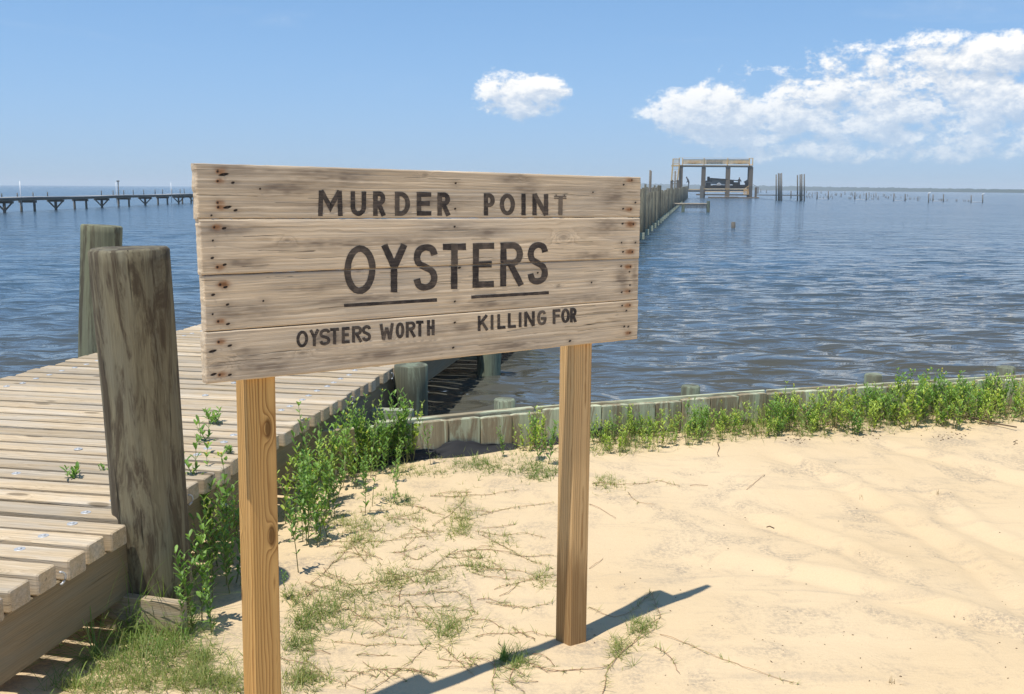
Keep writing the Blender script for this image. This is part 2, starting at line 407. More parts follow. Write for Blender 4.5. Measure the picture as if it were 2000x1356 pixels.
def sand_mat():
    m, t = new_mat('sand')
    P = t.node('ShaderNodeTexCoord').outputs['Object']
    # drag marks run diagonally, from far left to near right
    s2 = t.node('ShaderNodeMapping'); s2.inputs['Rotation'].default_value = (0, 0, math.radians(52)); s2.inputs['Scale'].default_value = (.55, 3.2, 1); t.put(s2.inputs[0], P)
    big = t.noise(P, .55, 4, .6); mid = t.noise(P, 2.6, 5, .65, .5); fine = t.noise(P, 160, 3, .7); speck = t.noise(P, 46, 4, .75)
    st = t.noise(s2.outputs[0], 1.6, 6, .62, .7)
    c = t.mix(t.range(big, .35, .7), (.70, .538, .335), (.645, .482, .285))
    grey = t.math('MULTIPLY', t.range(mid, .46, .66, 0, 1, True), t.range(speck, .40, .60, 0, 1))
    c = t.mix(t.math('MULTIPLY', grey, .62), c, (.27, .225, .18))
    streak = t.math('MULTIPLY', t.range(st, .54, .68, 0, 1, True), t.range(speck, .34, .7, .25, 1))
    c = t.mix(t.math('MULTIPLY', streak, .62), c, (.40, .325, .235))
    k = t.math('ADD', t.math('MULTIPLY', t.math('SUBTRACT', fine, .5), .35), 1)
    c = t.mix(1, c, t.comb(k, k, k), 'MULTIPLY')
    dots = t.node('ShaderNodeTexVoronoi'); t.put(dots.inputs['Vector'], P); dots.inputs['Scale'].default_value = 30
    dd = t.math('MULTIPLY', t.range(dots.outputs['Distance'], .05, .10, 1, 0), t.range(t.noise(P, 9, 1), .55, .6, 0, 1))
    c = t.mix(t.math('MULTIPLY', dd, .7), c, (.17, .12, .08))
    t.put(t.p.inputs['Base Color'], c); t.p.inputs['Roughness'].default_value = .95; t.p.inputs['Specular IOR Level'].default_value = .15
    h = t.math('ADD', t.math('MULTIPLY', mid, 1.8), t.math('ADD', t.math('MULTIPLY', st, 1.4), t.math('ADD', t.math('MULTIPLY', fine, .10), t.math('MULTIPLY', speck, .25))))
    t.put(t.p.inputs['Normal'], t.bump(h, .45, .02))
    return m
M['sand'] = sand_mat()

def water_mat():
    m, t = new_mat('bay_water')
    P = t.node('ShaderNodeTexCoord').outputs['Object']
    mp = t.node('ShaderNodeMapping'); mp.inputs['Rotation'].default_value = (0, 0, math.radians(-8)); mp.inputs['Scale'].default_value = (.45, 1.15, 1); t.put(mp.inputs[0], P)
    a0 = t.noise(mp.outputs[0], 1.5, 2, .45); a = t.noise(mp.outputs[0], 3.4, 2, .5); b = t.noise(mp.outputs[0], 8, 2, .5)
    h = t.math('ADD', t.math('MULTIPLY', a0, 1.5), t.math('ADD', t.math('MULTIPLY', a, .72), t.math('MULTIPLY', b, .10)))
    h = t.math('ADD', h, t.math('MULTIPLY', t.noise(mp.outputs[0], .60, 2, .5), 1.5))
    gust = t.math('MULTIPLY', t.range(t.noise(t.vmath('MULTIPLY', P, (.012, .035, 1)), 1, 4, .6), .35, .65, .8, 1.15), t.range(t.noise(t.vmath('MULTIPLY', P, (.14, .42, 1)), 1, 4, .6), .32, .68, .55, 1.35))
    bn = t.node('ShaderNodeBump'); t.put(bn.inputs['Height'], h); t.put(bn.inputs['Strength'], gust); bn.inputs['Distance'].default_value = .165
    q = t.sep(P); off = t.math('SUBTRACT', q[1], t.math('MULTIPLY', q[0], .40))                     # distance off the shore: peaty shallows, bluer bay
    t.put(t.p.inputs['Base Color'], t.mix(t.range(off, 6, 30, 0, 1, True), (.085, .078, .054), (.052, .092, .130)))
    t.put(t.p.inputs['Roughness'], t.range(off, 8, 80, .04, .15)); t.p.inputs['IOR'].default_value = 1.34
    t.put(t.p.inputs['Normal'], bn.outputs[0])
    return m
M['water'] = water_mat()

# ------------------------------------------------------------------ ground, water, far shore
ZW = -0.25                                      # water level
ZD = 0.45                                       # top of the boardwalk
WALLP = [(-60, -16.0), (-4.6, 5.45), (-0.93, 7.14), (0.05, 7.60), (0.65, 7.83), (2.2, 8.38), (4.8, 9.17), (12, 11.3), (60, 25.5)]
def wall_y(x): return np.interp(x, [p[0] for p in WALLP], [p[1] for p in WALLP])
def sand_z(x, y):
    x = np.asarray(x, float); y = np.asarray(y, float)
    t = wall_y(x) - y
    z = .024 * vnoise(x * 1.1 + 5, y * 1.1, 1) + .012 * vnoise(x * 3.1, y * 3.1 + 9, 2) + .005 * vnoise(x * 8.3, y * 8.3 + 3, 12)
    z = z * np.clip(t / .4, .3, 1)
    sm = lambda q: np.clip(q, 0, 1) ** 2 * (3 - 2 * np.clip(q, 0, 1))
    z = z - .135 * sm((x + 1.75) / 1.1) * sm((t - .3) / 2.3)
    z = z + .02 * np.exp(-(t / .5) ** 2) * (x > .5)
    z = z - .06 * np.clip((-1.25 - x + .18 * (y - 4.0)) / .6, 0, 1)              # hollow under the boardwalk
    for (px, py, hh, rr) in POST_MOUNDS: z = z + hh * np.exp(-((x - px) ** 2 + (y - py) ** 2) / rr ** 2)
    # drag marks curving over the right of the beach
    for k, (x0, y0, x1, y1, bow) in enumerate([(1.9, 7.6, 2.6, 4.4, .35), (2.7, 8.0, 4.4, 5.6, .3), (1.2, 6.6, 2.2, 5.0, .2), (3.0, 7.2, 3.3, 5.4, -.25), (1.0, 5.6, 2.9, 4.1, .15)]):
        L = math.hypot(x1 - x0, y1 - y0); ux, uy = (x1 - x0) / L, (y1 - y0) / L
        s = (x - x0) * ux + (y - y0) * uy; n = -(x - x0) * uy + (y - y0) * ux - bow * np.sin(np.clip(s / L, 0, 1) * 3.14)
        z = z - .026 * np.exp(-(n / .09) ** 2) * np.clip(s * 2, 0, 1) * np.clip((L - s) * 2, 0, 1) + .022 * np.exp(-((n - .15) / .08) ** 2) * np.clip(s * 2, 0, 1) * np.clip((L - s) * 2, 0, 1)
    return z
POST_MOUNDS = [(.27, 4.30, .02, .16)]
def gz(x, y): return float(sand_z(np.array([x]), np.array([y]))[0])
def on_sand(px, py):
    p = at_z(px, py, 0.0)
    for _ in range(3): p = at_z(px, py, gz(p[0], p[1]))
    return p

def build_ground():
    xs = np.concatenate([-60 * np.linspace(1, .09, 30) ** 2.0, np.arange(-.45 * 10, 9, .04), 9 + 51 * np.linspace(.01, 1, 30) ** 1.6])
    xs = np.unique(np.round(xs, 4))
    ts = np.concatenate([np.arange(0.03, 6.5, .04), 6.5 + 45 * np.linspace(.01, 1, 30) ** 1.7])
    X, Tt = np.meshgrid(xs, ts); Y = wall_y(X) - Tt
    Z = sand_z(X, Y)
    grid_mesh('sand_beach', np.stack([X, Y, Z], -1).reshape(-1, 3)[:, :], len(xs), len(ts), M['sand'])['kind'] = 'structure'
build_ground()
for p in bpy.data.objects['sand_beach'].data.polygons: break

def build_water():
    r = np.concatenate([4.2 * 1.0046 ** np.arange(0, 580), 4.2 * 1.0046 ** 580 * 1.013 ** np.arange(0, 356)]); nr, nc = len(r), 780
    th = np.radians(np.linspace(-62, 60, nc)); TH, R = np.meshgrid(th, r)
    X, Y = R * np.sin(TH), R * np.cos(TH)
    sp = R * np.where(R < 60, .0046, .013) + R * math.radians(122) / nc
    Z = np.zeros_like(X); g = np.random.default_rng(5)
    for i in range(72):
        lam = .17 * (16.0) ** (i / 71); k = 2 * math.pi / lam
        d = g.normal(math.radians(10), .62); ph = g.uniform(0, 6.28)
        ak = .050 * math.exp(-(math.log(lam / .52)) ** 2 / 1.3) * g.uniform(.65, 1.35)
        a = ak / k * np.clip((lam / sp - 3) / 3, 0, 1)
        q = k * (X * math.sin(d) + Y * math.cos(d)) + ph + .25 * vnoise(X * .5 + i, Y * .5, i)
        Z += a * (np.sin(q) + .22 * np.sin(2 * q + 1.2))
    Z *= (.75 + .35 * vnoise(X * .12, Y * .12, 77))
    o = grid_mesh('water', np.stack([X, Y, Z + ZW], -1).reshape(-1, 3), nc, nr, M['water'])
    o['kind'] = 'structure'
    # face up
    if o.data.polygons[0].normal.z < 0: o.data.flip_normals()
build_water()
o = bpy.data.objects['sand_beach']
if o.data.polygons[100].normal.z < 0: o.data.flip_normals()

def build_far_shore():
    m, t = new_mat('far_treeline')
    P = t.node('ShaderNodeTexCoord').outputs['Object']
    n = t.noise(P, .05, 4, .6)
    t.put(t.p.inputs['Base Color'], t.ramp(n, [(.3, (.025, .045, .035)), (.7, (.045, .065, .045))])); t.p.inputs['Roughness'].default_value = 1
    N = 420
    px = np.linspace(1215, 2500, N)
    hz = 366 + .0061 * (px - 1000) + .3
    D = np.interp(px, [1215, 1300, 1480, 1750, 2000, 2500], [2700, 2500, 2100, 1500, 1150, 900])
    top = np.interp(px, [1215, 1240, 1300, 1380, 1480, 1520, 1700, 1850, 2000, 2500], [1.2, 8.6, 8.2, 7.2, 6.6, 6.0, 4.6, 3.6, 3.0, 3]) + .4 * vnoise(px * .11, px * 0, 4) + .3 * vnoise(px * .5, px * 0, 6)
    rows = []
    for k, (dd, hh) in enumerate([(0, 0), (8, .55), (25, .85), (60, 1.0), (150, .9), (320, 0)]):
        az = np.arctan((px - 1000) / FPX * math.cos(PITCH) * 1.0)
        z = (D * top / FPX * 1.15 + 2) * hh * (1 + .10 * vnoise(px * .6 + k * 9, px * 0 + k, 8)) + ZW - .5 * (hh == 0)
        rows.append(np.stack([(D + dd) * np.tan(az), D + dd, z], -1))
    o = grid_mesh('far_shore_hills', np.concatenate(rows), N, len(rows), m); o['kind'] = 'structure'
    if o.data.polygons[5].normal.z < 0: o.data.flip_normals()
build_far_shore()

# ------------------------------------------------------------------ the sign
def build_sign():
    SH = .75
    def vline(xt, yt, xb, yb):
        a, b = ray(xt, yt), ray(xb, yb)
        ta, tb = a[2] / math.hypot(a[0], a[1]), b[2] / math.hypot(b[0], b[1]); rho = SH / (ta - tb)
        h = unit(unit(a[:2]) + unit(b[:2])); return h * rho, EYE + rho * ta, EYE + rho * tb
    (l, lt, lb), (r, rt, rb) = vline(386, 318, 395, 752), vline(1251, 346, 1246, 662)
    L = np.linalg.norm(r - l); d = V3(((r - l)[0] / L, (r - l)[1] / L, 0)); n = V3((d[1], -d[0], 0))   # n faces the viewer
    O = V3((l[0], l[1], 0))
    def uv(px, py):                              # photo pixel -> (along, height) on the front of the boards
        q = ray(px, py); s = np.dot(O - CAMP, n) / np.dot(q, n); p = CAMP + q * s
        return np.dot(p - O, d), p[2]
    def pos(u, v, off=0.0): return O + d * u + V3((0, 0, v)) + n * off
    root = empty('wooden_sign', pos(L * .5, 0), 'weathered plank sign with black hand painted lettering on two square pine posts', 'sign')
    seams = [((386, 318), (1251, 346)), ((386, 428), (1251, 425)), ((388, 539), (1250, 504.5)), ((391, 650), (1247, 585.5)), ((395, 752), (1246, 662))]
    SV = [(uv(*a)[1], uv(*b)[1]) for a, b in seams]
    TH = .036
    # nails, rust and dirt, in photo pixels: (x, y, rust, dark length)
    nails = [
        [(425, 335, 1, 0), (425, 354, .9, 0), (437, 341, .2, 14), (455, 357, 0, 3), (508, 369, .1, 0), (425, 396, .9, 0), (426, 405, 1, 0), (444, 405, .2, 12), (460, 411, 0, 4), (413, 421, 0, 0),
         (1234, 352, 1, 0), (1218, 361, 0, 3), (1241, 396, 0, 3), (1232, 409, 1, 0), (1217, 408, 0, 3), (1158, 376, 0, 0), (890, 358, 0, 2), (889, 408, .2, 2)],
        [(418, 444, 1, 0), (437, 446, 0, 5), (415, 470, 0, 0), (414, 504, 0, 3), (424, 522, 1, 0), (438, 517, 0, 4),
         (1236, 438, 1.3, 0), (1215, 437, 0, 4), (1240, 474, 0, 2), (1234, 492, 1.2, 0), (1216, 492, 0, 3), (887, 443, .1, 2), (1213, 474, 0, 1)],
        [(430, 556, 1.2, 0), (440, 561, .2, 5), (416, 576, 0, 4), (444, 595, 0, 3), (514, 588, .15, 0), (426, 628, 1, 0), (445, 633, 0, 4), (415, 614, 0, 0),
         (1231, 521, 1.1, 0), (1213, 520, 0, 3), (1229, 531, 0, 2), (1230, 557, 0, 2), (1229, 569, 1, 3), (1214, 571, 0, 3), (1155, 552, .1, 2), (888, 589, .1, 2), (1050, 533, 0, 2), (897, 523, .1, 5)],
        [(426, 668, 1, 0), (448, 675, 0, 5), (414, 686, .1, 12), (428, 732, 1, 0), (448, 732, 0, 4), (416, 731, .3, 8),
         (1229, 596, 1, 0), (1214, 597, 0, 3), (1222, 607, 0, 3), (1218, 638, 0, 3), (1226, 638, 0, 3), (1229, 650, 1, 0), (1112, 666, .1, 5), (884, 679, 0, 3), (887, 630, 0, 3)]]
    knots = [[(830, 343, .012), (1020, 352, .010)], [(1100, 464, .022), (560, 470, .012)], [(700, 530, .010), (1090, 560, .01)], [(424, 713, .026), (590, 690, .014), (760, 660, .012)]]
    darks = [[(640, 345, 90, 18), (1010, 350, 40, 14), (1030, 370, 30, 20), (470, 330, 60, 12), (1200, 380, 40, 26), (720, 400, 120, 8), (560, 370, 70, 12), (850, 395, 60, 10)], [(640, 478, 110, 9), (800, 470, 80, 9), (430, 450, 60, 14), (1150, 500, 60, 10), (1190, 440, 40, 20), (870, 445, 60, 8), (465, 515, 60, 10), (940, 455, 50, 8)],
             [(480, 610, 60, 14), (700, 585, 90, 8), (620, 560, 70, 10), (1120, 585, 80, 10), (960, 595, 70, 6), (1215, 545, 22, 30), (1240, 540, 12, 30)], [(520, 715, 50, 16), (480, 700, 20, 18), (760, 690, 160, 10), (1000, 675, 90, 9), (640, 660, 40, 14), (900, 640, 60, 8)]]
    letters = {}
    boards = []
    for k in range(4):
        nx, ny = 620, 70
        g = .0010
        uu = np.linspace(0, L, nx); vv = np.linspace(0, 1, ny)
        U, V = np.meshgrid(uu, vv)
        lo = SV[k + 1][0] + (SV[k + 1][1] - SV[k + 1][0]) * U / L + g; hi = SV[k][0] + (SV[k][1] - SV[k][0]) * U / L - g
        wob_hi = .0013 * vnoise(U * 2.3 + k * 9, V * 0, 30 + k) + .0008 * vnoise(U * 31, V * 0, 60 + k); wob_lo = .0013 * vnoise(U * 2.1 + k * 5, V * 0 + 3, 40 + k) + .0008 * vnoise(U * 29, V * 0, 70 + k)
        Z = lo + wob_lo + (hi + wob_hi - lo - wob_lo) * V
        Us = U.copy(); endw = .0022 * vnoise(V * 5 + k * 3, V * 0, 90 + k) + .0012 * vnoise(V * 19, V * 0, 95 + k)
        shift = [.0, .006, .012, .004][k] * 1.0
        Us = np.where(U < .03, U + (endw + shift) * (1 - U / .03), U); Us = np.where(U > L - .03, U + (endw * .8) * (U - L + .03) / .03, Us)
        # eased edges
        edge = np.minimum(np.minimum((Z - lo), (hi - Z)), np.minimum(U, L - U) + 0)
        bow = [.000, .003, .001, .004][k]
        N = bow - np.clip(.005 - edge, 0, .005) ** 2 / .005 * .9 + .0007 * vnoise(U * 3, V * 40 + k * 7, 20 + k)
        stain = np.zeros((ny, nx, 3))
        for (px, py, ru, dl) in nails[k]:
            a, b = uv(px, py)
            du, dv = (U - a), (Z - b)
            if ru > 0:
                ax = .020 * (1 if px < 800 else 1.35)
                dx = du - (.010 if px < 800 else -.014) * ru
                stain[..., 0] = np.maximum(stain[..., 0], ru * np.exp(-((dx / (ax * ru + .003)) ** 2 + (dv / (.012 * ru + .002)) ** 2)) * .6)
                stain[..., 0] = np.maximum(stain[..., 0], ru * np.exp(-((du / .007) ** 2 + (dv / .007) ** 2)))
            if ru > .5: stain[..., 0] = np.maximum(stain[..., 0], .42 * ru * np.exp(-((du - .002) / .006) ** 2) * np.clip(-dv / .004, 0, 1) * np.exp(-np.clip(-dv, 0, 1) / .018))
            hl = .004 + dl * .0012
            stain[..., 1] = np.maximum(stain[..., 1], np.exp(-(du / hl) ** 2 - ((dv - .15 * du) / (.0042 + dl * .00010)) ** 2))
            stain[..., 2] = np.maximum(stain[..., 2], .5 * np.exp(-(du / .03) ** 2 - (dv / .016) ** 2))
        for (px, py, sx, sy) in darks[k]:
            a, b = uv(px, py); sc = .0023
            nz = .5 + .5 * vnoise(U * 14, Z * 60, int(px)) + .35 * vnoise(U * 40, Z * 150, int(py))
            stain[..., 2] = np.maximum(stain[..., 2], np.clip(np.exp(-((U - a) / (sx * sc)) ** 2 - ((Z - b) / (sy * sc)) ** 2) * (.3 + .85 * nz), 0, 1))
        stain[..., 2] = np.maximum(stain[..., 2], .55 * np.exp(-((Z - hi) / .010) ** 2) * (.5 + .5 * vnoise(U * 6, V * 0 + k, 15)))
        stain[..., 2] = np.maximum(stain[..., 2], .35 * np.exp(-((Z - lo) / .008) ** 2))
        stain[..., 2] = np.maximum(stain[..., 2], .35 * np.clip(vnoise(U * 5 + 11 * k, Z * 26, 17 + k) - .25, 0, 1))
        # long drying cracks
        gcr = np.random.default_rng(50 + k)
        for _ in range(16):
            u0, ln, v0 = gcr.uniform(0, L), gcr.uniform(.04, .35), gcr.uniform(.05, .95)
            dz = (V - v0) * .185 - .004 * vnoise(U * 7, U * 0, int(v0 * 99))
            stain[..., 1] = np.maximum(stain[..., 1], .62 * np.exp(-(dz / .0022) ** 2) * np.clip((ln / 2 - np.abs(U - u0)) / .03, 0, 1))
        gcx, gcy, gcz = U + 17 * k, (V - .5) * .185 + [.03, -.02, .05, .0][k], np.full_like(U, [.05, .07, .04, .06][k])
        # grain bends round the knots
        for (px, py, rad) in knots[k]:
            a, b = uv(px, py); dd = np.sqrt(((U - a) / 2.2) ** 2 + (Z - b) ** 2)
            gcy = gcy + .8 * rad * np.sign(Z - b) * np.exp(-(dd / (rad * 1.3)) ** 2)
            gcz = gcz + 1.6 * rad * np.exp(-(dd / (rad * 1.2)) ** 2)
            stain[..., 2] = np.maximum(stain[..., 2], .75 * np.exp(-(dd / (rad * .55)) ** 2))
        front = O + d * Us[..., None] + n * N[..., None] + np.stack([0 * Z, 0 * Z, Z], -1)
        back = front - n * TH + n * (-N + bow)[..., None]
        V3all = np.concatenate([front.reshape(-1, 3), back.reshape(-1, 3)])
        idx = np.arange(nx * ny).reshape(ny, nx)
        f1 = np.stack([idx[:-1, :-1], idx[:-1, 1:], idx[1:, 1:], idx[1:, :-1]], -1).reshape(-1, 4); f2 = f1[:, ::-1] + nx * ny
        ring = np.concatenate([idx[0, :], idx[1:, -1], idx[-1, -2::-1], idx[-2:0:-1, 0]]); nxt = np.roll(ring, -1)
        f3 = np.stack([nxt, ring, ring + nx * ny, nxt + nx * ny], -1)
        F = np.concatenate([f1, f2, f3])
        me = bpy.data.meshes.new('board')
        me.vertices.add(len(V3all)); me.vertices.foreach_set('co', V3all.astype('f').ravel())
        me.loops.add(F.size); me.loops.foreach_set('vertex_index', F.ravel().astype('i'))
        me.polygons.add(len(F)); me.polygons.foreach_set('loop_start', np.arange(0, F.size, 4, dtype='i'))
        sm = np.ones(len(F), bool); sm[len(f1) + len(f2):] = False; me.polygons.foreach_set('use_smooth', sm)
        gc = np.stack([gcx, gcy, gcz], -1).reshape(-1, 3); gb = gc.copy(); gb[:, 2] += .036
        for nm, typ, fld, arr in (('gc', 'FLOAT_VECTOR', 'vector', np.concatenate([gc, gb])), ('stain', 'FLOAT_VECTOR', 'vector', np.concatenate([stain.reshape(-1, 3), 0 * stain.reshape(-1, 3)])),
                                  ('tint', 'FLOAT', 'value', np.full(2 * nx * ny, [.42, .6, .5, .46][k]))):
            a = me.attributes.new(nm, typ, 'POINT'); a.data.foreach_set(fld, arr.astype('f').ravel())
        me.materials.append(M['board']); me.update(); me.validate()
        if me.polygons[10].normal.dot(Vector(n)) < 0: me.flip_normals()
        bo = bpy.data.objects.new('board', me); COL.objects.link(bo); bo.parent = root; bo.matrix_parent_inverse = Matrix.Translation(root.location).inverted()
        boards.append((bo, bow))
        for (px, py, ru, dl) in nails[k]:
            nm = MB()
            a, b = uv(px, py)
            c = pos(a, b, bow - .001); nm.pole(c, c + n * .0028, .0036, .0030, 8); nm.build('nail', M['nail'], bo)
    # lettering: strokes traced on the face of the boards, each a hair proud of the one before
    def smooth(pts, k=6):
        pts = [V3(p) for p in pts]; out = []
        for i in range(len(pts) - 1):
            p0, p1, p2, p3 = pts[max(i - 1, 0)], pts[i], pts[i + 1], pts[min(i + 2, len(pts) - 1)]
            for q in range(k):
                s = q / k
                out.append(.5 * ((2 * p1) + (p2 - p0) * s + (2 * p0 - 5 * p1 + 4 * p2 - p3) * s * s + (3 * p1 - p0 - 3 * p2 + p3) * s ** 3))
        return out + [pts[-1]]
    arc = lambda cx, cy, rx, ry, a0, a1, n_=10: [(cx + rx * math.cos(math.radians(a)), cy + ry * math.sin(math.radians(a))) for a in np.linspace(a0, a1, n_)]
    G = {
        'M': [[(0, 1), (0.04, 0)], [(.04, 0), (.5, .66), (.96, 0)], [(.96, 0), (1, 1)]],
        'U': [[(0, -.1), (0, .6)] + arc(.5, .64, .5, .36, 170, 10, 12) + [(1, .6), (1, -.1)]],
        'R': [[(0, 0), (0, 1)], [(0, 0), (.5, 0)] + arc(.55, .235, .4, .235, -80, 80, 9) + [(.5, .47), (0, .47)], [(.38, .47), (1.04, 1)]],
        'D': [[(0, 0), (0, 1)], [(0, 0), (.35, 0)] + arc(.35, .5, .65, .5, -80, 80, 12) + [(.35, 1), (0, 1)]],
        'E': [[(0, 0), (0, 1)], [(0, 0), (1, 0)], [(0, .48), (.85, .48)], [(0, 1), (1, 1)]],
        'F': [[(0, 0), (0, 1)], [(0, 0), (1, 0)], [(0, .45), (.85, .45)]],
        'P': [[(0, 0), (0, 1)], [(0, 0), (.5, 0)] + arc(.5, .27, .5, .27, -80, 80, 9) + [(.5, .54), (0, .54)]],
        'O': [arc(.5, .5, .5, .5, -90, 270, 26)],
        'I': [[(.5, 0), (.5, 1)]],
        'N': [[(0, 1), (0, 0)], [(0, 0), (1, 1)], [(1, 1), (1, 0)]],
        'T': [[(0, 0), (1, 0)], [(.5, 0), (.5, 1)]],
        't': [[(0, .0), (1, .0)], [(0, .11), (1, .11)], [(.0, 0), (.0, .11)], [(1, 0), (1, .11)], [(.55, 0.12), (.5, 1)]],
        'Y': [[(0, 0), (.5, .47)], [(1, 0), (.5, .47)], [(.5, .44), (.5, 1)]],
        'S': [smooth([(1, .2), (.86, .05), (.5, 0), (.14, .07), (0, .24), (.12, .40), (.5, .5), (.88, .61), (1, .78), (.86, .94), (.5, 1), (.14, .95), (0, .78)], 4)],
        'W': [[(0, 0), (.22, 1)], [(.22, 1), (.5, .25)], [(.5, .25), (.78, 1)], [(.78, 1), (1, 0)]],
        'H': [[(0, 0), (0, 1)], [(1, 0), (1, 1)], [(0, .5), (1, .5)]],
        'K': [[(0, 0), (0, 1)], [(.95, 0), (.05, .58)], [(.35, .42), (1, 1)]],
        'L': [[(0, 0), (0, 1)], [(0, 1), (1, 1)]],
        'G': [smooth([(.95, .2), (.8, .04), (.5, 0), (.16, .12), (0, .5), (.14, .88), (.5, 1), (.85, .93), (1, .72)], 4) + [(1, .55)], [(.55, .56), (1, .56)]],
    }
    def line(x, a, b): return a[1] + (b[1] - a[1]) * (x - a[0]) / (b[0] - a[0])
    rows = [
        ([('M', 621, 669), ('U', 684.5, 715), ('R', 728.5, 753), ('D', 771, 800.6), ('E', 813.6, 842), ('R', 854, 879.5), ('P', 944.7, 966), ('O', 975.8, 1005.6), ('I', 1018.4, 1026), ('N', 1039.6, 1070.4), ('t', 1082, 1106)],
         ((621, 372.3), (1105, 380.3)), ((621, 422.4), (1105, 420.6)), 9.0, 0, [0]),
        ([('O', 671.6, 733), ('Y', 743, 795), ('S', 807, 854), ('T', 864, 909), ('E', 922.5, 964), ('R', 976.3, 1022), ('S', 1029.5, 1069.6)],
         ((700, 479.5), (1050, 472.8)), ((700, 575), (1050, 555.8)), 12.8, 1, [1, 2]),
        ([('O', 577.7, 600.6), ('Y', 602.5, 623), ('S', 622.6, 644), ('T', 643.6, 661), ('E', 666.3, 681.5), ('R', 686.3, 706.5), ('S', 705.7, 723.5), ('W', 740, 768), ('O', 771.5, 788.5), ('R', 791.2, 811), ('T', 811.4, 825.8), ('H', 832.6, 847.6),
          ('K', 931.8, 953), ('I', 956.4, 963), ('L', 970, 986), ('L', 990.5, 1006.5), ('I', 1011.4, 1017.6), ('N', 1022.4, 1043), ('G', 1047.6, 1066), ('F', 1078, 1093.2), ('O', 1094.6, 1111.5), ('R', 1111.8, 1125)],
         ((589, 645.8), (1118, 601.3)), ((589, 678.6), (1118, 629.6)), 5.9, 3, [3])]
    def stroke(mb, pts, wpx, lift, fade=None):
        pts = [V3(p) for p in pts]; closed = np.linalg.norm(pts[0] - pts[-1]) < .01
        Lf, Rt = [], []
        for i, p in enumerate(pts):
            if closed and i in (0, len(pts) - 1): t0, t1 = unit(pts[-1] - pts[-2]), unit(pts[1] - pts[0])
            else:
                t1 = unit(pts[min(i + 1, len(pts) - 1)] - pts[min(i, len(pts) - 2)]); t0 = unit(pts[max(i, 1)] - pts[max(i - 1, 0)])
            n0, n1 = V3((-t0[1], t0[0])), V3((-t1[1], t1[0])); m = unit(n0 + n1); s = 1 / max(.45, float(np.dot(m, n0)))
            q = wpx / 2 * s * (1 + .05 * math.sin(i * 2.1 + p[0]))
            e = 0
            Lf.append(p + m * q); Rt.append(p - m * q)
        vs, gs = [], []
        for a, b in zip(Lf, Rt):
            for q in (a, b):
                u_, v_ = uv(*q); vs.append(pos(u_, v_, lift)); gs.append((u_, v_, 0))
        mb.add(vs, [(2 * i, 2 * i + 1, 2 * i + 3, 2 * i + 2) for i in range(len(pts) - 1)], gs, random.random() * .7 if fade is None else fade)
    words_ = []
    for (chars, top, bot, wpx, b0, targets), cuts in zip(rows, ((6,), (), (7, 12, 19))):
        cuts = (0, *cuts, len(chars))
        for i in range(len(cuts) - 1): words_.append((chars[cuts[i]:cuts[i + 1]], top, bot, wpx, b0, targets))
    for chars, top, bot, wpx, b0, targets in words_:
        for ti, tb in enumerate(targets):
            mb = MB()
            for ci, (ch, x0, x1) in enumerate(chars):
                ww = wpx * (1.0 if x0 < 900 else .93) * (.96 if ch == 't' else 1)
                for si, st in enumerate(G[ch]):
                    sw = ww * (.33 if ch == 't' and si < 4 else 1)
                    pts = []
                    for (gx, gy) in st:
                        xx = x0 + ww / 2 + gx * (x1 - x0 - ww)
                        if ch == 'I': xx = (x0 + x1) / 2
                        yt, yb = line(xx, *top), line(xx, *bot)
                        if not (len(st) == 2 and abs(st[0][1] - st[1][1]) > .1) and ch != 'M': yt += ww / 2; yb -= ww / 2
                        pts.append((xx, yt + gy * (yb - yt)))
                    if len(pts) == 2 and abs(pts[0][1] - pts[1][1]) < .3 * abs(pts[0][0] - pts[1][0]):
                        e = ww / 2; pts = [(pts[0][0] - e, pts[0][1]), (pts[1][0] + e, pts[1][1])]
                    if len(pts) == 2 or (ch in 'M' and len(pts) == 3):
                        pts = [tuple(V3(pts[i]) + (V3(pts[i + 1]) - V3(pts[i])) * q) for i in range(len(pts) - 1) for q in np.linspace(0, 1, 9)[: (9 if i == len(pts) - 2 else 8)]]
                    stroke(mb, pts, sw, boards[tb][1] + .0012 + .00022 * si + .00004 * (ci % 3), 1.05 if ch == 't' else None)
            if b0 == 1 and tb == 2:
                for (a, b, th) in (((671.6, 597), (853, 586), 6.6), ((920, 580.6), (1071.5, 571.8), 6.2)):
                    stroke(mb, [tuple(V3(a) + (V3(b) - V3(a)) * q) for q in np.linspace(0, 1, 20)], th, boards[2][1] + .0012)
            lo = mb.build('lettering', M['paint'], boards[tb][0])
            # cut the strokes where the boards part
            bm = bmesh.new(); bm.from_mesh(lo.data)
            for edge, keep_below in ((tb, True), (tb + 1, False)):
                a, b = pos(0, SV[edge][0]), pos(L, SV[edge][1]); along = unit(b - a); up = unit(np.cross(along, n)); up = up if up[2] > 0 else -up
                bmesh.ops.bisect_plane(bm, geom=bm.verts[:] + bm.edges[:] + bm.faces[:], plane_co=a + up * (-.003 if keep_below else .003), plane_no=up, clear_outer=keep_below, clear_inner=not keep_below)
            bm.to_mesh(lo.data); bm.free()
    # posts behind the boards
    S = .108
    for (pxm, pym, bx, by, mt, top) in ((499, 742, 513, 1356, 'post', 2.05), (1125, 672, 1115, 1247, 'post2', 2.03)):
        q = ray(pxm, pym); s = np.dot(O - n * (TH + S / 2 - .012) - CAMP, n) / np.dot(q, n); p = CAMP + q * s
        q2 = ray(bx, by); s2 = np.dot(O - n * (TH + S / 2 - .012) - CAMP, n) / np.dot(q2, n); p2 = CAMP + q2 * s2
        lean = (p - p2) / (p[2] - p2[2])
        lean -= n * np.dot(lean, n)
        base = p - lean * (p[2] + .35); tp = p + lean * (top - p[2])
        mb = MB(); off = -n * 0
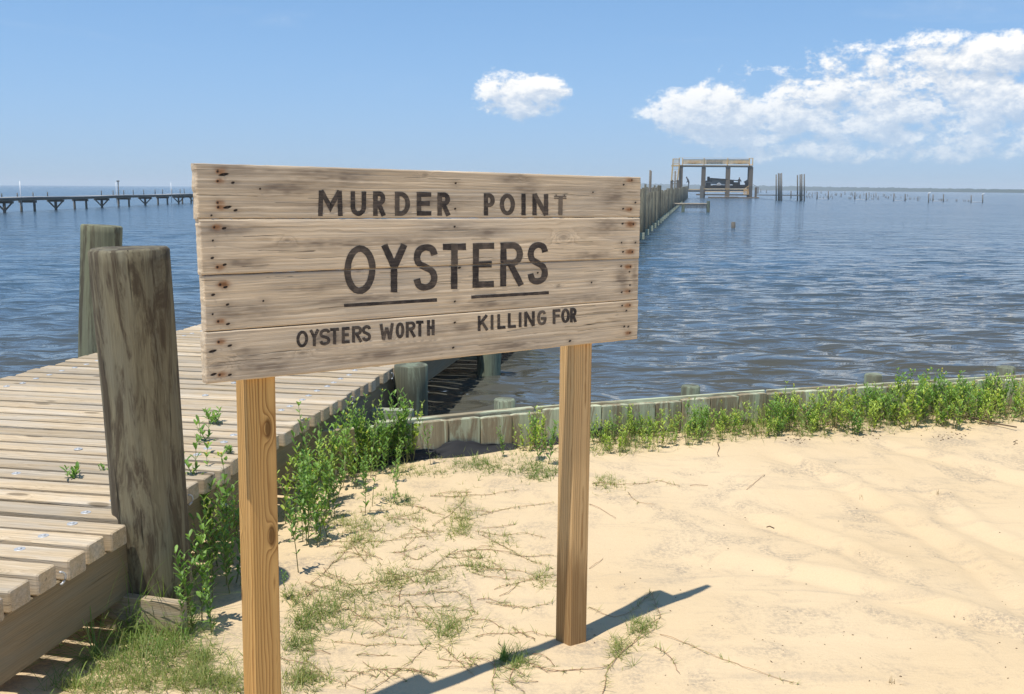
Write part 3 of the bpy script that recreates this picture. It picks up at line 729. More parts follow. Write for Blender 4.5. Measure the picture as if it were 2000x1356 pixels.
        mb.timber(base, tp, S, S, up=n, ch=.006, pith=(3.3 if mt == 'post' else 8.1, .035 if mt == 'post' else .012, -.075), tint=.5, segs=40)
        for part, (aa, bb) in (('knot', (0, 0)),):
            pass
        mb.build('post', M[mt], root)
        POST_BASES.append((base + lean * .35)[:2])
    return uv, pos
POST_BASES = []
sign_uv, sign_pos = build_sign()

# ------------------------------------------------------------------ the boardwalk
PAZ = math.radians(10.35)
PA = V3((math.sin(PAZ), math.cos(PAZ), 0)); PN = V3((math.cos(PAZ), -math.sin(PAZ), 0))     # along the pier, to its right
PR0 = V3((-1.05, 8.45, 0))                                                                     # shore-pile end of the right edge
PWID = 2.95
def pier(s, r, z=0.0): return PR0 + PA * s + PN * r + V3((0, 0, z))                            # s along from the first pile, r to the right of the edge
PITCHB, BW, BT = .1735, .126, .092
def build_pier():
    root = empty('boardwalk_pier', pier(-5, -PWID / 2), 'long plank boardwalk from the sand out over the water to the boathouse', 'pier')
    deck = MB(); bolt_at = []
    s = -7.6
    i = 0
    while s < 250:
        step = PITCHB if s < 60 else .5
        wd = BW if s < 60 else .42
        r1 = random.uniform(-.012, .018) if s < 12 else 0; r0 = -PWID + random.uniform(-.015, .015)
        dz = random.uniform(-.004, .004)
        near = s < 4
        deck.timber(pier(s, r0, ZD - BT / 2 + dz), pier(s + random.uniform(-.006, .006), r1, ZD - BT / 2 + dz), wd * random.uniform(.97, 1.02), BT, ch=.007 if near else .004, segs=4 if near else 1, bend=.004 if near else 0)
        if near:
            for rr in (-.26, -PWID + .28) + ((-.27 - .75,) if i % 3 == 0 else ()):
                c = pier(s + random.uniform(-.02, .02), rr + random.uniform(-.015, .015), ZD + dz - .001)
                bolt_at.append(c)
        s += step; i += 1
    deck.build('decking', M['deck'], root)
    bolt_at.sort(key=lambda c: np.hypot(c[0], c[1])); b0 = None
    for c in bolt_at[:99]:
        if b0 is None:
            mb = MB(); mb.pole((0, 0, 0), (0, 0, .004), .025, .023, 14, tint=.5); mb.pole((0, 0, .003), (0, 0, .009), .011, .009, 8, tint=.5); b0 = mb.build('bolt', M['galv'])
            o = b0
        else: o = b0.copy(); COL.objects.link(o)
        o.parent = root; o.matrix_parent_inverse = Matrix.Translation(root.location).inverted(); o.location = c
    mb = MB()
    for c in bolt_at[99:]: mb.pole(c, c + V3((0, 0, .005)), .025, .023, 8)
    if mb.n: tag(mb.build('bolt', M['galv'], root), kind='stuff')
    # long stringers under the boards
    for r_, seg0 in ((-.07, -7.6), (-.95, -7.6), (-1.95, -7.6), (-PWID + .08, -7.6)):
        mb = MB(); zb = ZD - BT - .1385
        a = seg0
        for b in (-.12, 8, 20, 40, 80, 130, 190, 250):
            mb.timber(pier(a + .002, r_, zb), pier(b, r_, zb), .075, .270, ch=.005, segs=12 if b < 9 else 2, pith=(a + 30, .02, .12)); a = b
        mb.build('stringer', M['beam'], root)
    for sx in (-3.05, -1.2):                                    # bolts on the face of the near stringer
        mb = MB(); c = pier(sx, -.07 + .0375, ZD - BT - .15); mb.pole(c, c + PN * .006, .03, .03, 14); mb.pole(c, c + PN * .02, .014, .012, 6); mb.build('beam_bolt', M['galv'], root)
    for sx, rr in ((-3.55, .0), (-2.60, .0), (-.04, .0), (-1.05, 0), (-4.62, 0)):   # bent steel straps at the ends of boards
        mb = MB(); c = pier(sx, .022, ZD - .05)
        mb.tube([c + PN * .012 * math.sin(a) + V3((0, 0, .028 * math.cos(a))) + PA * .03 * math.sin(a) for a in np.linspace(.2, 2.9, 9)], .005, 6)
        mb.build('metal_strap', M['galv'], root)
    # piles and the beams across them
    def pile(s_, r_, top, rad, mat='greenpile', rings=8):
        mb = MB(); mb.pole(pier(s_, r_, -1.2), pier(s_ + random.uniform(-.04, .04), r_ + random.uniform(-.04, .04), top), rad * 1.04, rad, 18, rings, .03, edge=.008)
        return mb.build('support_pile', M[mat], root)
    def cap(s_, ex=.22):
        mb = MB(); mb.timber(pier(s_, -PWID + .1, .055), pier(s_, .24 + ex, .055), .17, .27, ch=.008); return mb.build('cap_beam', M['paleblock'], root)
    pile(.17, .13, ZD - .10 + .12, .145); pile(.17, -PWID + .2, .3, .12)
    pile(3.55, .12, .55, .14); cap(3.72, .0); pile(3.55, -PWID + .2, .3, .12)
    for q in (7.3, 11.2, 15.2, 19.2, 23.2): pile(q, .13, .40, .13); cap(q + .2)
    sq = 29.5; j = 0
    while sq < 246:
        top = 1.66 + .0038 * sq + random.uniform(-.10, .12) + (.22 if j in (2, 7) else 0)
        pile(sq, .14, top, random.uniform(.108, .128) * (1.25 if j == 2 else 1), 'pierpile', 3)
        if sq < 140: cap(sq + .22)
        tl = top + random.uniform(.05, .35)
        if sq < 150: pile(sq + 1.2, -PWID - .14, tl - .05 + (.12 if j % 3 == 0 else 0), random.uniform(.115, .14), 'pierpile', 3)
        sq += 4.05 + random.uniform(-.25, .25); j += 1
    # tie beam across to the shore pile and props under the near end
    mb = MB(); mb.timber(pier(-.45, -.9, .12), pier(-.33, .30, .12), .09, .13, ch=.006); mb.build('tie_beam', M['paleblock'], root)
    for sx in (-3.95, -5.6):
        mb = MB(); mb.timber(pier(sx, -.17, -.5), pier(sx, -.17, ZD - BT - .01), .14, .14, up=PA, ch=.006); mb.build('prop', M['beam'], root)
    mb = MB(); mb.timber(pier(-5.15, -1.7, .02), pier(-5.15, .02, .03), .09, .09, ch=.006); mb.build('sleeper', M['beam'], root)
build_pier()

# the two big mooring pilings beside the boardwalk
def piling(top_px, base, r0, r1, label, mat):
    b = V3(base); q = ray(*top_px); hb = np.hypot(*b[:2])
    t = CAMP + q * (hb * 1.0 / np.hypot(*q[:2]))
    o = MB(); ax = unit(t - b); o.pole(b - ax * .6, t, r0, r1, 84, 40, .03, edge=.012, pith=(3.0, .012, .02))
    ob = o.build('mooring_piling', M[mat]); ob.location = (0, 0, 0)
    return tag(ob, label, 'piling', 'mooring pilings beside the boardwalk')
pb = at_z(308, 1176, -.02)
piling((252, 484), pb, .168, .180, 'stout leaning brown piling with dark streaks in front of the boardwalk edge', 'piling')
piling((198, 440), pier(.55, -PWID - .24, -.6) , .18, .185, 'greenish round piling on the far side of the boardwalk, partly behind the brown one', 'rearpile')

# short half buried plank at the foot of the brown piling
mb = MB(); a = on_sand(206, 1222); b = on_sand(362, 1240); a[2] = .01; b[2] = .012
mb.timber(a, b, .05, .17, ch=.004); tag(mb.build('buried_plank', M['deck']), 'short weathered plank on edge in the sand at the foot of the brown piling', 'plank')

# ------------------------------------------------------------------ seawall
def build_seawall():
    root = empty('seawall', (2.5, 8.5, 0), 'low pale green timber seawall of upright planks with brown streaks behind the sand', 'seawall')
    mb = MB(); x = -6.0
    def wp(x_): return V3((x_, wall_y(x_) + .03, 0))
    while x < 24:
        wdt = random.uniform(.24, .31); a, b = wp(x), wp(x + wdt * .9); dd = unit(b - a); c = (a + b) / 2
        tp = .272 + random.uniform(-.012, .01)
        if -.9 < x < .1: tp -= .012
        nrm = V3((dd[1], -dd[0], 0))
        o = nrm * random.uniform(-.006, .008)
        mb.timber(c + o + V3((0, 0, -.8)), c + o + V3((0, 0, tp)), .05, wdt - .006, up=dd, ch=.006)
        x += wdt * dd[0]
    mb.build('planking', M['greenplank'], root)
    mb = MB()
    pts = [-6, -.93, .16]
    for x0, x1, z in ((-.98, .20, .275), (.20, 2.2, .215), (2.2, 4.8, .215), (4.8, 12, .215), (12, 24, .215)):
        off = V3((-.035, .10, 0)) if x0 > 0 else V3((-.03, .085, 0))
        mb.timber(wp(x0) + off + V3((0, 0, z - .07)), wp(x1) + off + V3((0, 0, z - .07)), .06, .15, ch=.006, segs=6)
    mb.build('waler', M['greenplank'], root)
    mb = MB()
    for x0, x1 in ((.2, 2.2), (2.2, 4.8), (4.8, 12)):
        mb.timber(wp(x0 + .01) + V3((-.012, .038, .268)), wp(x1 - .01) + V3((-.012, .038, .268)), .022, .05, ch=.004, segs=4)
    mb.build('edge_strip', M['greenplank'], root)
    for (px, py, wpx, ztop) in ((985, 786, 44, .335), (1364, 770, 38, .335), (1734, 745, 34, .34), (1995, 727, 36, .34)):
        p = at_z(px, py, ztop); y = wall_y(p[0]) + .26; rad = wpx / FPX * y / 2
        q = MB(); q.pole((p[0], y, -1.2), (p[0], y, ztop), rad, rad * .98, 20, 4, .05, edge=.012); q.build('anchor_pile', M['greenpile'], root)
build_seawall()
def build_filter_cloth():
    xs = np.linspace(-1.15, 2.05, 220); rows = 9
    V = []
    for j in range(rows):
        q = j / (rows - 1)
        hgt = .075 + .055 * vnoise(xs * 3.1, xs * 0, 3) + .03 * vnoise(xs * 9, xs * 0, 5); hgt = np.where(xs > .6, hgt * .75, hgt)
        t = .012 + (.03 + .16 * np.clip(1 - np.abs(xs + .2) / .9, .05, 1)) * (1 - q) ** 1.6 + .02 * vnoise(xs * 7, xs * 0 + q * 3, 7)
        z = -.03 + hgt * 1.35 * q ** .7 + .010 * vnoise(xs * 16, xs * 0 + q * 9, 8)
        y = wall_y(xs) - np.clip(t, .012, 1) - .002; V.append(np.stack([xs, y, z], -1))
    o = grid_mesh('filter_cloth', np.concatenate(V), 220, rows, M['black'])
    sd = o.modifiers.new('thick', 'SOLIDIFY'); sd.thickness = .006; sd.offset = 0
    tag(o, 'torn black filter cloth bunched along the foot of the seawall', 'cloth')
build_filter_cloth()

# ------------------------------------------------------------------ plants
def leaf_verts(base, dirv, up, L, W, fold=.25, droop=.15):
    dirv = unit(dirv); side = np.cross(dirv, up); n = np.linalg.norm(side)
    side = side / n if n > 1e-6 else V3((1, 0, 0)); nn = np.cross(side, dirv)
    P = []
    for q, wq in ((0, .12), (.35, .75), (.7, 1.0), (.9, .62), (1.0, .08)):
        c = V3(base) + dirv * (q * L) + nn * (-droop * L * q * q)
        P += [c + side * W * .5 * wq + nn * fold * W * .5 * wq, c, c - side * W * .5 * wq + nn * fold * W * .5 * wq]
    F = []
    for i in range(4):
        F += [(i * 3, i * 3 + 1, i * 3 + 4, i * 3 + 3), (i * 3 + 1, i * 3 + 2, i * 3 + 5, i * 3 + 4)]
    return P, F
def stalk(leaves, stems, buds, base, h, r_, lean, leafL, pairs, side=0.25, tone=0.0):
    pts = []; p = V3(base); d = unit(V3((lean[0], lean[1], 1)))
    n = 7
    for i in range(n + 1):
        pts.append(p.copy()); p = p + d * h / n; d = unit(d + V3((r_.uniform(-.09, .09), r_.uniform(-.09, .09), .06)))
    stems.tube(pts, [max(.0012, .0034 * (1 - .7 * i / n)) for i in range(n + 1)], 5, r_.uniform(.2, .9))
    ang = r_.uniform(0, 3.14)
    for k in range(pairs):
        q = (k + .6) / pairs; q = .12 + .88 * q
        x = q * n; i = min(int(x), n - 1); c = pts[i] + (pts[i + 1] - pts[i]) * (x - i)
        ang += math.pi / 2 + r_.uniform(-.35, .35)
        for sgn in (0, math.pi):
            if r_.random() < .08 + .25 * (q < .3): continue
            a = ang + sgn + r_.uniform(-.25, .25); el = r_.uniform(.35, 1.0) + .35 * q
            dv = V3((math.cos(a) * math.cos(el), math.sin(a) * math.cos(el), math.sin(el)))
            L = leafL * r_.uniform(.65, 1.15) * (1.0 if q < .8 else .72)
            P, F = leaf_verts(c, dv, V3((0, 0, 1)), L, L * r_.uniform(.30, .40), .3, r_.uniform(.0, .3))
            leaves.add(P, F, None, np.clip(r_.uniform(.15, .9) + tone + (.08 if q > .8 else 0), 0, 1 if r_.random() < .04 else .9), True)
        if side > 0 and r_.random() < side and .3 < q < .8:
            a = r_.uniform(0, 6.28); sp = c; sd = unit(V3((math.cos(a) * .55, math.sin(a) * .55, 1)))
            e = c + sd * h * .22; stems.tube([c, (c + e) / 2 + sd * .004, e], [.0018, .0015, .001], 4, .6)
            for kk in range(4):
                cc = c + (e - c) * (.3 + .25 * kk); aa = kk * 1.57 + a
                for sg in (0, math.pi):
                    dv = V3((math.cos(aa + sg) * .6, math.sin(aa + sg) * .6, .75)); L = leafL * r_.uniform(.45, .75)
                    P, F = leaf_verts(cc, dv, V3((0, 0, 1)), L, L * .36); leaves.add(P, F, None, np.clip(r_.uniform(.3, .9) + tone, 0, .92), True)
    if buds is not None and r_.random() < .4:
        buds.pole(pts[-1], pts[-1] + V3((0, 0, .011)), .004, .0055, 8)
def make_plant(seed, stalks, h, spread, leafL, pairs, mat='leaf', tone=0.0, side=.25, name='leafy_plant', lean=.18, dead=0):
    r_ = random.Random(seed); lv, st, bd, de = MB(), MB(), MB(), MB()
    for i in range(dead):
        a = r_.uniform(0, 6.28); b = V3((.05 * math.cos(a), .05 * math.sin(a), -.01)); q = V3((r_.uniform(-.1, .1), r_.uniform(-.1, .1), r_.uniform(.06, .2)))
        de.tube([b, b + q * .5 + V3((.01, 0, 0)), b + q], [.0022, .0018, .001], 4, r_.random())
    for i in range(stalks):
        a = r_.uniform(0, 6.28); q = spread * math.sqrt(r_.random()) if stalks > 1 else 0
        b = (q * math.cos(a), q * math.sin(a), -.02)
        stalk(lv, st, bd, b, h * r_.uniform(.62, 1.0) if i else h, r_, (math.cos(a) * lean * r_.random(), math.sin(a) * lean * r_.random()), leafL, max(3, int(pairs * r_.uniform(.8, 1.15))), side, tone)
    root = empty(name)
    lv.build('leaves', M[mat], root); st.build('stem', M['stem'], root)
    if bd.n: bd.build('flower_bud', M['yellow'], root)
    if de.n: de.build('dead_stem', M['drygrass'], root)
    return root
PLANT_USED = set()
def place(proto, loc, rz, sc, label, group):
    if proto.name in PLANT_USED:
        o = copy_thing(proto, loc, rz, sc)
        o['label'] = label
    else:
        PLANT_USED.add(proto.name); o = proto; o.location = loc; o.rotation_euler = (0, 0, rz); o.scale = (sc,) * 3; o['label'] = label
        for ch in o.children: ch.matrix_parent_inverse = Matrix.Identity(4)
    o['category'] = 'plant'
    if group: o['group'] = group
    elif 'group' in o: del o['group']
    return o
def fix(o):
    for ch in o.children: ch.matrix_parent_inverse = Matrix.Identity(4)
    return o
R = random.Random(21)
tall = [fix(make_plant(100 + i, 1 + (i % 3 == 0), R.uniform(.42, .62), .05, R.uniform(.048, .070), R.randint(8, 14), 'leaf2' if i % 5 == 2 else 'leaf', R.uniform(-.15, .1), R.uniform(.1, .5), lean=.35)) for i in range(14)]
shore = [fix(make_plant(200 + i, R.randint(2, 5), R.uniform(.24, .36), R.uniform(.06, .13), R.uniform(.036, .056), R.randint(6, 10), 'leaf2' if i % 3 else 'leaf', R.uniform(-.1, .2), R.uniform(.1, .5), lean=.4, dead=R.randint(1, 4))) for i in range(14)]
bushy = [fix(make_plant(300 + i, 12, .44, .17, .054, 10, 'leaf', .12, .6)) for i in range(3)]
# thick row along the right edge of the boardwalk
LB = 'upright leafy green plant in the dense row against the right edge of the boardwalk'
for i in range(80):
    q = (i + R.uniform(-.4, .4)) / 79
    s_ = -3.0 + q * 2.78; mid = .16 + .24 * math.sin(min(1, max(0, q)) * 3.14) + .16 * (1 - q)
    r_ = .06 + R.random() ** 1.2 * (mid + .05)
    p = pier(s_, r_); 
    if wall_y(p[0]) - p[1] < .05: p[1] = wall_y(p[0]) - .08
    place(tall[i % 14], (p[0], p[1], gz(p[0], p[1])), R.uniform(0, 6.28), R.uniform(.62, 1.15) * (1.0 - .15 * q), LB, 'plants along the boardwalk edge')
LB2 = 'leafy green plant in the shade between the brown piling and the left sign post'
for i in range(26):
    px, py = R.uniform(372, 470), R.uniform(1010, 1225); 
    p = on_sand(px, py)
    place(tall[(i * 3) % 14], tuple(p), R.uniform(0, 6.28), R.uniform(.7, 1.1) if py > 1120 else R.uniform(1.0, 1.25), LB2, 'plants beside the piling')
singles = [(842, 908, .66, 'single leafy stalk standing alone before the black cloth at the seawall', tall[1]), (985, 893, .42, 'small sprout in front of the seawall, left of the right sign post', tall[3]),
           (768, 985, .55, 'low lone green plant in grass in front of the dense plant row', tall[5]), (583, 1118, .92, 'lone tall leafy stalk right next to the left sign post', tall[1]), (620, 1068, .62, 'slim green stalk just behind the lone stalk by the left post', tall[3]),
           (560, 1170, .3, 'tiny dark sprout at the right side of the left sign post', tall[5]), (415, 1240, .6, 'pale leafy stalk at the end of the short buried plank', tall[3]), (366, 1250, .5, 'small leafy stalk in front of the buried plank', tall[5]),
           (1060, 905, .85, 'leafy stalk with buds against the seawall, just left of the right sign post', tall[0])]
for px, py, sc, lb, pr in singles:
    p = on_sand(px, py); place(pr, tuple(p), R.uniform(0, 6.28), sc, lb, None)
# belt of plants along the foot of the seawall
LB3 = 'small green shoot in the belt of plants along the foot of the seawall'
n_ = 178
for i in range(n_):
    px = 1015 + (2040 - 1015) * ((i + R.uniform(-.5, .5)) / n_)
    q = (px - 1015) / 1000
    if px < 1160 and R.random() < .5: continue
    top = at_z(px, 806 - 50 * q, .25); x = top[0]
    t_ = .06 + R.random() ** 1.2 * (.42 if px > 1180 else .2)
    y = wall_y(x) - t_
    sc = R.uniform(.60, 1.05) * (1.0 + .28 * float(vnoise(np.array([px * .012]), np.array([0.0]), 9)[0])) * (1.1 if px > 1400 else .85)
    place(shore[i % 14], (x, y, gz(x, y)), R.uniform(0, 6.28), sc, LB3, 'plants along the seawall')
for i, (px, dt, sc, lb) in enumerate([(1765, .18, 1.05, 'largest bushy plant at the seawall, rising above its top with yellow buds'), (1838, .14, 1.0, 'bushy plant right of the largest bush at the seawall'), (1700, .20, .80, 'medium bush left of the largest bush at the seawall'),
                                  (1935, .16, .85, 'bush at the seawall near the right end of the beach'), (1515, .22, .72, 'bush half as tall as the seawall about midway along it'), (1345, .20, .7, 'bush at the seawall below the low pile top')]):
    x = at_z(px, 800 - 60 * (px - 1015) / 1000, .25)[0]; y = wall_y(x) - dt
    place(bushy[i % 3], (x, y, gz(x, y)), R.uniform(0, 6.28), sc, lb, None)
x_ = at_z(1925, 825, 0)
place(shore[1], tuple(on_sand(1925, 828)), 1.0, 1.1, 'yellow green plant spreading over the sand at the right edge', None)
# shoots that have come up between the deck boards
for px, py, sc, lb in ((140, 938, .42, 'small green shoot growing up between deck boards left of the piling'), (207, 922, .22, 'tiny shoot on the deck right beside the brown piling'), (424, 829, .5, 'small shoot between deck boards left of the left sign post, below the board'), (449, 886, .24, 'tiny shoot on the deck hard against the left sign post')):
    p = at_z(px, py, ZD - .01); pr = make_plant(int(px), 5, .20, .03, .09 if sc > .3 else .1, 5, 'leaf', .0, 0, 'deck_shoot', 1.0); fix(pr)
    place(pr, tuple(p), R.uniform(0, 6.28), sc * 1.25, lb, None)

# ------------------------------------------------------------------ grasses
class BL:
    """many thin blades in one mesh"""
    def __init__(s): s.P = []; s.T = []
    def blade(s, base, d, L, w_, curl, tint, seg=3):
        s.P.append((base, d, L, w_, curl)); s.T.append(tint)
    def build(s, name, mat, seg=3, parent=None):
        n = len(s.P); B = np.array([p[0] for p in s.P]); D = np.array([p[1] for p in s.P], float); D /= np.linalg.norm(D, axis=1)[:, None]
        L = np.array([p[2] for p in s.P]); W = np.array([p[3] for p in s.P]); C = np.array([p[4] for p in s.P])
        side = np.cross(D, np.tile([0.01, .02, 1.0], (n, 1))); side /= np.linalg.norm(side, axis=1)[:, None] + 1e-9
        hor = D.copy(); hor[:, 2] = 0; hor /= np.linalg.norm(hor, axis=1)[:, None] + 1e-9
        vs = []
        for i in range(seg + 1):
            q = i / seg
            c = B + D * (L * q)[:, None] + hor * (C * L * q * q * .6)[:, None] + np.array([0, 0, -1.0]) * (C * L * q * q * .75)[:, None]
            ww = (W * (1 - q) ** .7 * .5 + W * .04)[:, None]
            vs += [c + side * ww, c - side * ww]
        m = 2 * (seg + 1)
        V = np.stack(vs, 1).reshape(-1, 3)
        f = []
        for i in range(seg): f.append([2 * i, 2 * i + 1, 2 * i + 3, 2 * i + 2])
        F = (np.array(f)[None] + (np.arange(n) * m)[:, None, None]).reshape(-1, 4)
        me = bpy.data.meshes.new(name)
        me.vertices.add(len(V)); me.vertices.foreach_set('co', V.astype('f').ravel())
        me.loops.add(F.size); me.loops.foreach_set('vertex_index', F.ravel().astype('i'))
        me.polygons.add(len(F)); me.polygons.foreach_set('loop_start', np.arange(0, F.size, 4, dtype='i'))
        me.polygons.foreach_set('use_smooth', np.ones(len(F), bool))
        a = me.attributes.new('tint', 'FLOAT', 'POINT'); a.data.foreach_set('value', np.repeat(np.array(s.T), m).astype('f'))
        me.materials.append(M[mat]); me.update()
        o = bpy.data.objects.new(name, me); COL.objects.link(o)
        if parent is not None: o.parent = parent; o.matrix_parent_inverse = Matrix.Translation(parent.location).inverted()
        return o
def zpt(x, y): return (540 + x / 2.7333, 860 + y / 2.7333)
def build_creeping():
    r_ = random.Random(77)
    turf, run = BL(), MB()
    def sprig(p, n, L, green=.5, up=.7, spread=1.0):
        for _ in range(n):
            a = r_.uniform(0, 6.28); e = r_.uniform(.2, 1.15) * up
            turf.blade((p[0] + r_.uniform(-.006, .006), p[1] + r_.uniform(-.006, .006), p[2] - .003), (math.cos(a) * math.cos(e) * spread, math.sin(a) * math.cos(e) * spread, math.sin(e)), L * r_.uniform(.5, 1.3), r_.uniform(.0022, .0040), r_.uniform(.0, .35), min(.9, max(0, r_.gauss(1 - green, .22))))
    def runner(pts, dens=1.0, green=.55):
        # pts on the ground; jitter, lay a stem and let sprigs rise from its nodes
        pts = [V3(p) for p in pts]; Q = [pts[0]]
        for a, b in zip(pts[:-1], pts[1:]):
            L = np.linalg.norm(b - a); m = max(2, int(L / .03))
            for i in range(1, m + 1): Q.append(a + (b - a) * i / m)
        w_ = 0; out = []
        for i, p in enumerate(Q):
            w_ = w_ * .8 + r_.uniform(-.006, .006)
            x, y = p[0] + w_, p[1] + r_.uniform(-.003, .003); out.append(V3((x, y, gz(x, y) + .004 + .006 * max(0, math.sin(i * .9)))))
        run.tube(out, [.0012 * (1 - .5 * i / len(out)) + .0005 for i in range(len(out))], 4, r_.uniform(.1, .9))
        for i, p in enumerate(out):
            if r_.random() < .8 * dens: sprig(p, r_.randint(2, 4), r_.uniform(.025, .06), green - .1, .75)
    Z4 = [[(820,300),(1000,305),(1150,295),(1300,270)], [(1090,400),(1200,375),(1340,355),(1480,340)], [(210,530),(340,545),(560,545),(700,525),(870,510)], [(740,520),(690,570),(690,640)], [(1060,490),(1200,510),(1330,500),(1430,525)],
          [(1100,510),(1200,560),(1300,620),(1480,690)], [(180,770),(260,700),(350,620),(400,560)], [(270,735),(400,780),(560,760),(700,740),(900,690)], [(790,730),(880,650),(960,590)], [(960,600),(1060,590),(1160,590),(1300,620),(1480,620)],
          [(700,860),(760,950),(870,1000)], [(780,820),(960,810),(1030,850),(1080,930)], [(860,1090),(960,1170),(1060,1260)], [(310,1080),(480,1100),(640,1095),(800,1090)], [(480,1350),(600,1270),(720,1190),(820,1090)], [(1060,1050),(1200,1035),(1350,1030),(1480,1050)],
          [(1040,960),(1140,970),(1220,1010)], [(1160,800),(1300,760),(1480,720)], [(1220,890),(1350,900),(1470,870)], [(660,860),(665,780),(600,700)], [(1350,1190),(1450,1240),(1620,1230)], [(160,1180),(300,1280),(470,1340)], [(830,460),(900,420),(1000,330),(1020,270)],
          [(600,430),(720,400),(800,360)], [(400,560),(470,660),(480,600)], [(1160,1160),(1160,1290),(1170,1356)], [(1290,1190),(1240,1290),(1330,1356)], [(1080,700),(1180,690),(1300,700),(1400,745)], [(620,600),(740,640),(860,590)], [(560,880),(640,900),(700,860)], [(880,930),(980,960),(1080,930)]]
    for L in Z4: runner([on_sand(*zpt(x, y)) for x, y in L])
    z5 = lambda x, y: (1040 + x / 2.0833, 900 + y / 2.0833)
    for L, dn in (([(235,180),(300,210),(350,240)], .25), ([(240,100),(400,100),(520,85),(600,105)], .8), ([(390,130),(430,170),(495,185)], .2), ([(520,710),(700,780),(880,850),(1070,912)], .42), ([(230,600),(330,640),(400,620),(480,540)], .9), ([(0,840),(100,860),(280,850),(310,830),(420,740),(500,690)], .8),
                  ([(230,440),(290,400)], .5), ([(290,950),(300,860),(360,780)], 1.0), ([(350,800),(430,720),(480,660)], 1.0), ([(500,760),(560,800),(600,870)], .5), ([(640,104),(715,106)], 0), ([(870,125),(945,63)], 0), ([(430,690),(520,640),(490,540)], .8)):
        runner([on_sand(*z5(x, y)) for x, y in L], dn, .45)
    for _ in range(74):                                                       # finer stems between the traced ones
        px, py = zpt(r_.uniform(120, 1420), r_.uniform(280, 1300)); a = r_.uniform(-.5, .9) + (3.14 if r_.random() < .5 else 0)
        pts = [(px, py)]
        for k in range(3): a += r_.uniform(-.5, .5); pts.append((pts[-1][0] + math.cos(a) * 22, pts[-1][1] + math.sin(a) * 12))
        runner([on_sand(*q) for q in pts], .8)
    # patches: centre in photo pixels, size, number of sprigs, length, green
    Z = lambda x, y: zpt(x, y)
    patches = [(*Z(450,470), 42, 24, 210, .07, .45), (*Z(440,560), 34, 16, 70, .06, .35), (*Z(990,410), 26, 30, 190, .07, .35), (*Z(960,490), 26, 16, 80, .06, .4), (*Z(700,430), 40, 16, 120, .05, .45), (*Z(620,740), 40, 22, 170, .06, .5), (*Z(250,950), 48, 32, 330, .065, .7),
               (*Z(390,830), 52, 24, 240, .06, .6), (*Z(900,1000), 36, 28, 210, .075, .55), (*Z(1080,660), 32, 20, 130, .06, .5), (*Z(1410,740), 20, 14, 60, .06, .4), (*Z(1100,140), 50, 15, 330, .065, .8), (*Z(1390,165), 38, 20, 300, .075, .8), (*Z(640,320), 36, 12, 170, .055, .8), (*Z(690,165), 34, 12, 150, .055, .55),
               (*Z(850,170), 30, 10, 90, .05, .6), (*Z(120,1100), 42, 26, 170, .06, .65), (*Z(110,1270), 36, 26, 130, .06, .5), (*Z(850,740), 44, 20, 110, .06, .45), (*Z(1290,1180), 24, 20, 90, .07, .6), (*Z(1190,540), 30, 14, 60, .05, .3), (*Z(330,430), 30, 18, 80, .05, .45), (*Z(560,930), 60, 20, 90, .05, .4),
               (*Z(90,830), 26, 14, 70, .05, .5), (*Z(900,60), 60, 14, 130, .07, .7), (*Z(1240,60), 40, 12, 80, .055, .7), (1250, 1228, 20, 16, 110, .07, .55), (1185, 945, 24, 12, 120, .06, .4), (1210, 1270, 20, 22, 90, .07, .35),
               (300, 1275, 70, 36, 460, .085, .75), (230, 1300, 70, 40, 300, .08, .7), (400, 1290, 46, 30, 360, .06, .6), (330, 1335, 90, 24, 620, .06, .55), (170, 1345, 60, 18, 250, .06, .65), (440, 1345, 40, 20, 240, .055, .5), (355, 1230, 40, 14, 220, .08, .8), (590, 1215, 34, 24, 160, .06, .6), (600, 1330, 40, 24, 130, .055, .5), (580, 1010, 30, 14, 90, .05, .6),
               (1150, 880, 40, 8, 110, .05, .6), (720, 915, 26, 10, 120, .06, .7)]
    for (cx, cy, rx, ry, n, L, gr) in patches:
        n, L = (int(n * .36), L * 2.0) if n > 200 and cy > 1150 else (int(n * .62), L * 1.3)
        for _ in range(n):
            px, py = r_.gauss(cx, rx * .62), r_.gauss(cy, ry * .62); p = on_sand(px, py)
            if wall_y(p[0]) - p[1] < .03: continue
            pz = gz(p[0], p[1]); sprig((p[0], p[1], pz), r_.randint(2, 5), L * r_.uniform(.5, 1.0), gr, 1.05)
    for _ in range(1300):                                                      # grass among the plants at the seawall
        px = r_.uniform(1150, 2040); x = at_z(px, 806 - .05 * (px - 1015), .25)[0]; y = wall_y(x) - .04 - .5 * r_.random() ** 1.6
        if r_.random() < .45 + .5 * float(vnoise(np.array([px * .02]), np.array([1.0]), 3)[0]): continue
        sprig((x, y, gz(x, y)), r_.randint(2, 5), r_.uniform(.08, .22), .55, 1.25)
    tag(turf.build('creeping_grass', 'grass'), 'thin creeping grass sprouting in patches over the sand under the sign', 'grass', kind='stuff')
    tag(run.build('grass_runners', M['runner']), 'reddish grass runners crossing the sand', 'grass', kind='stuff')
build_creeping()
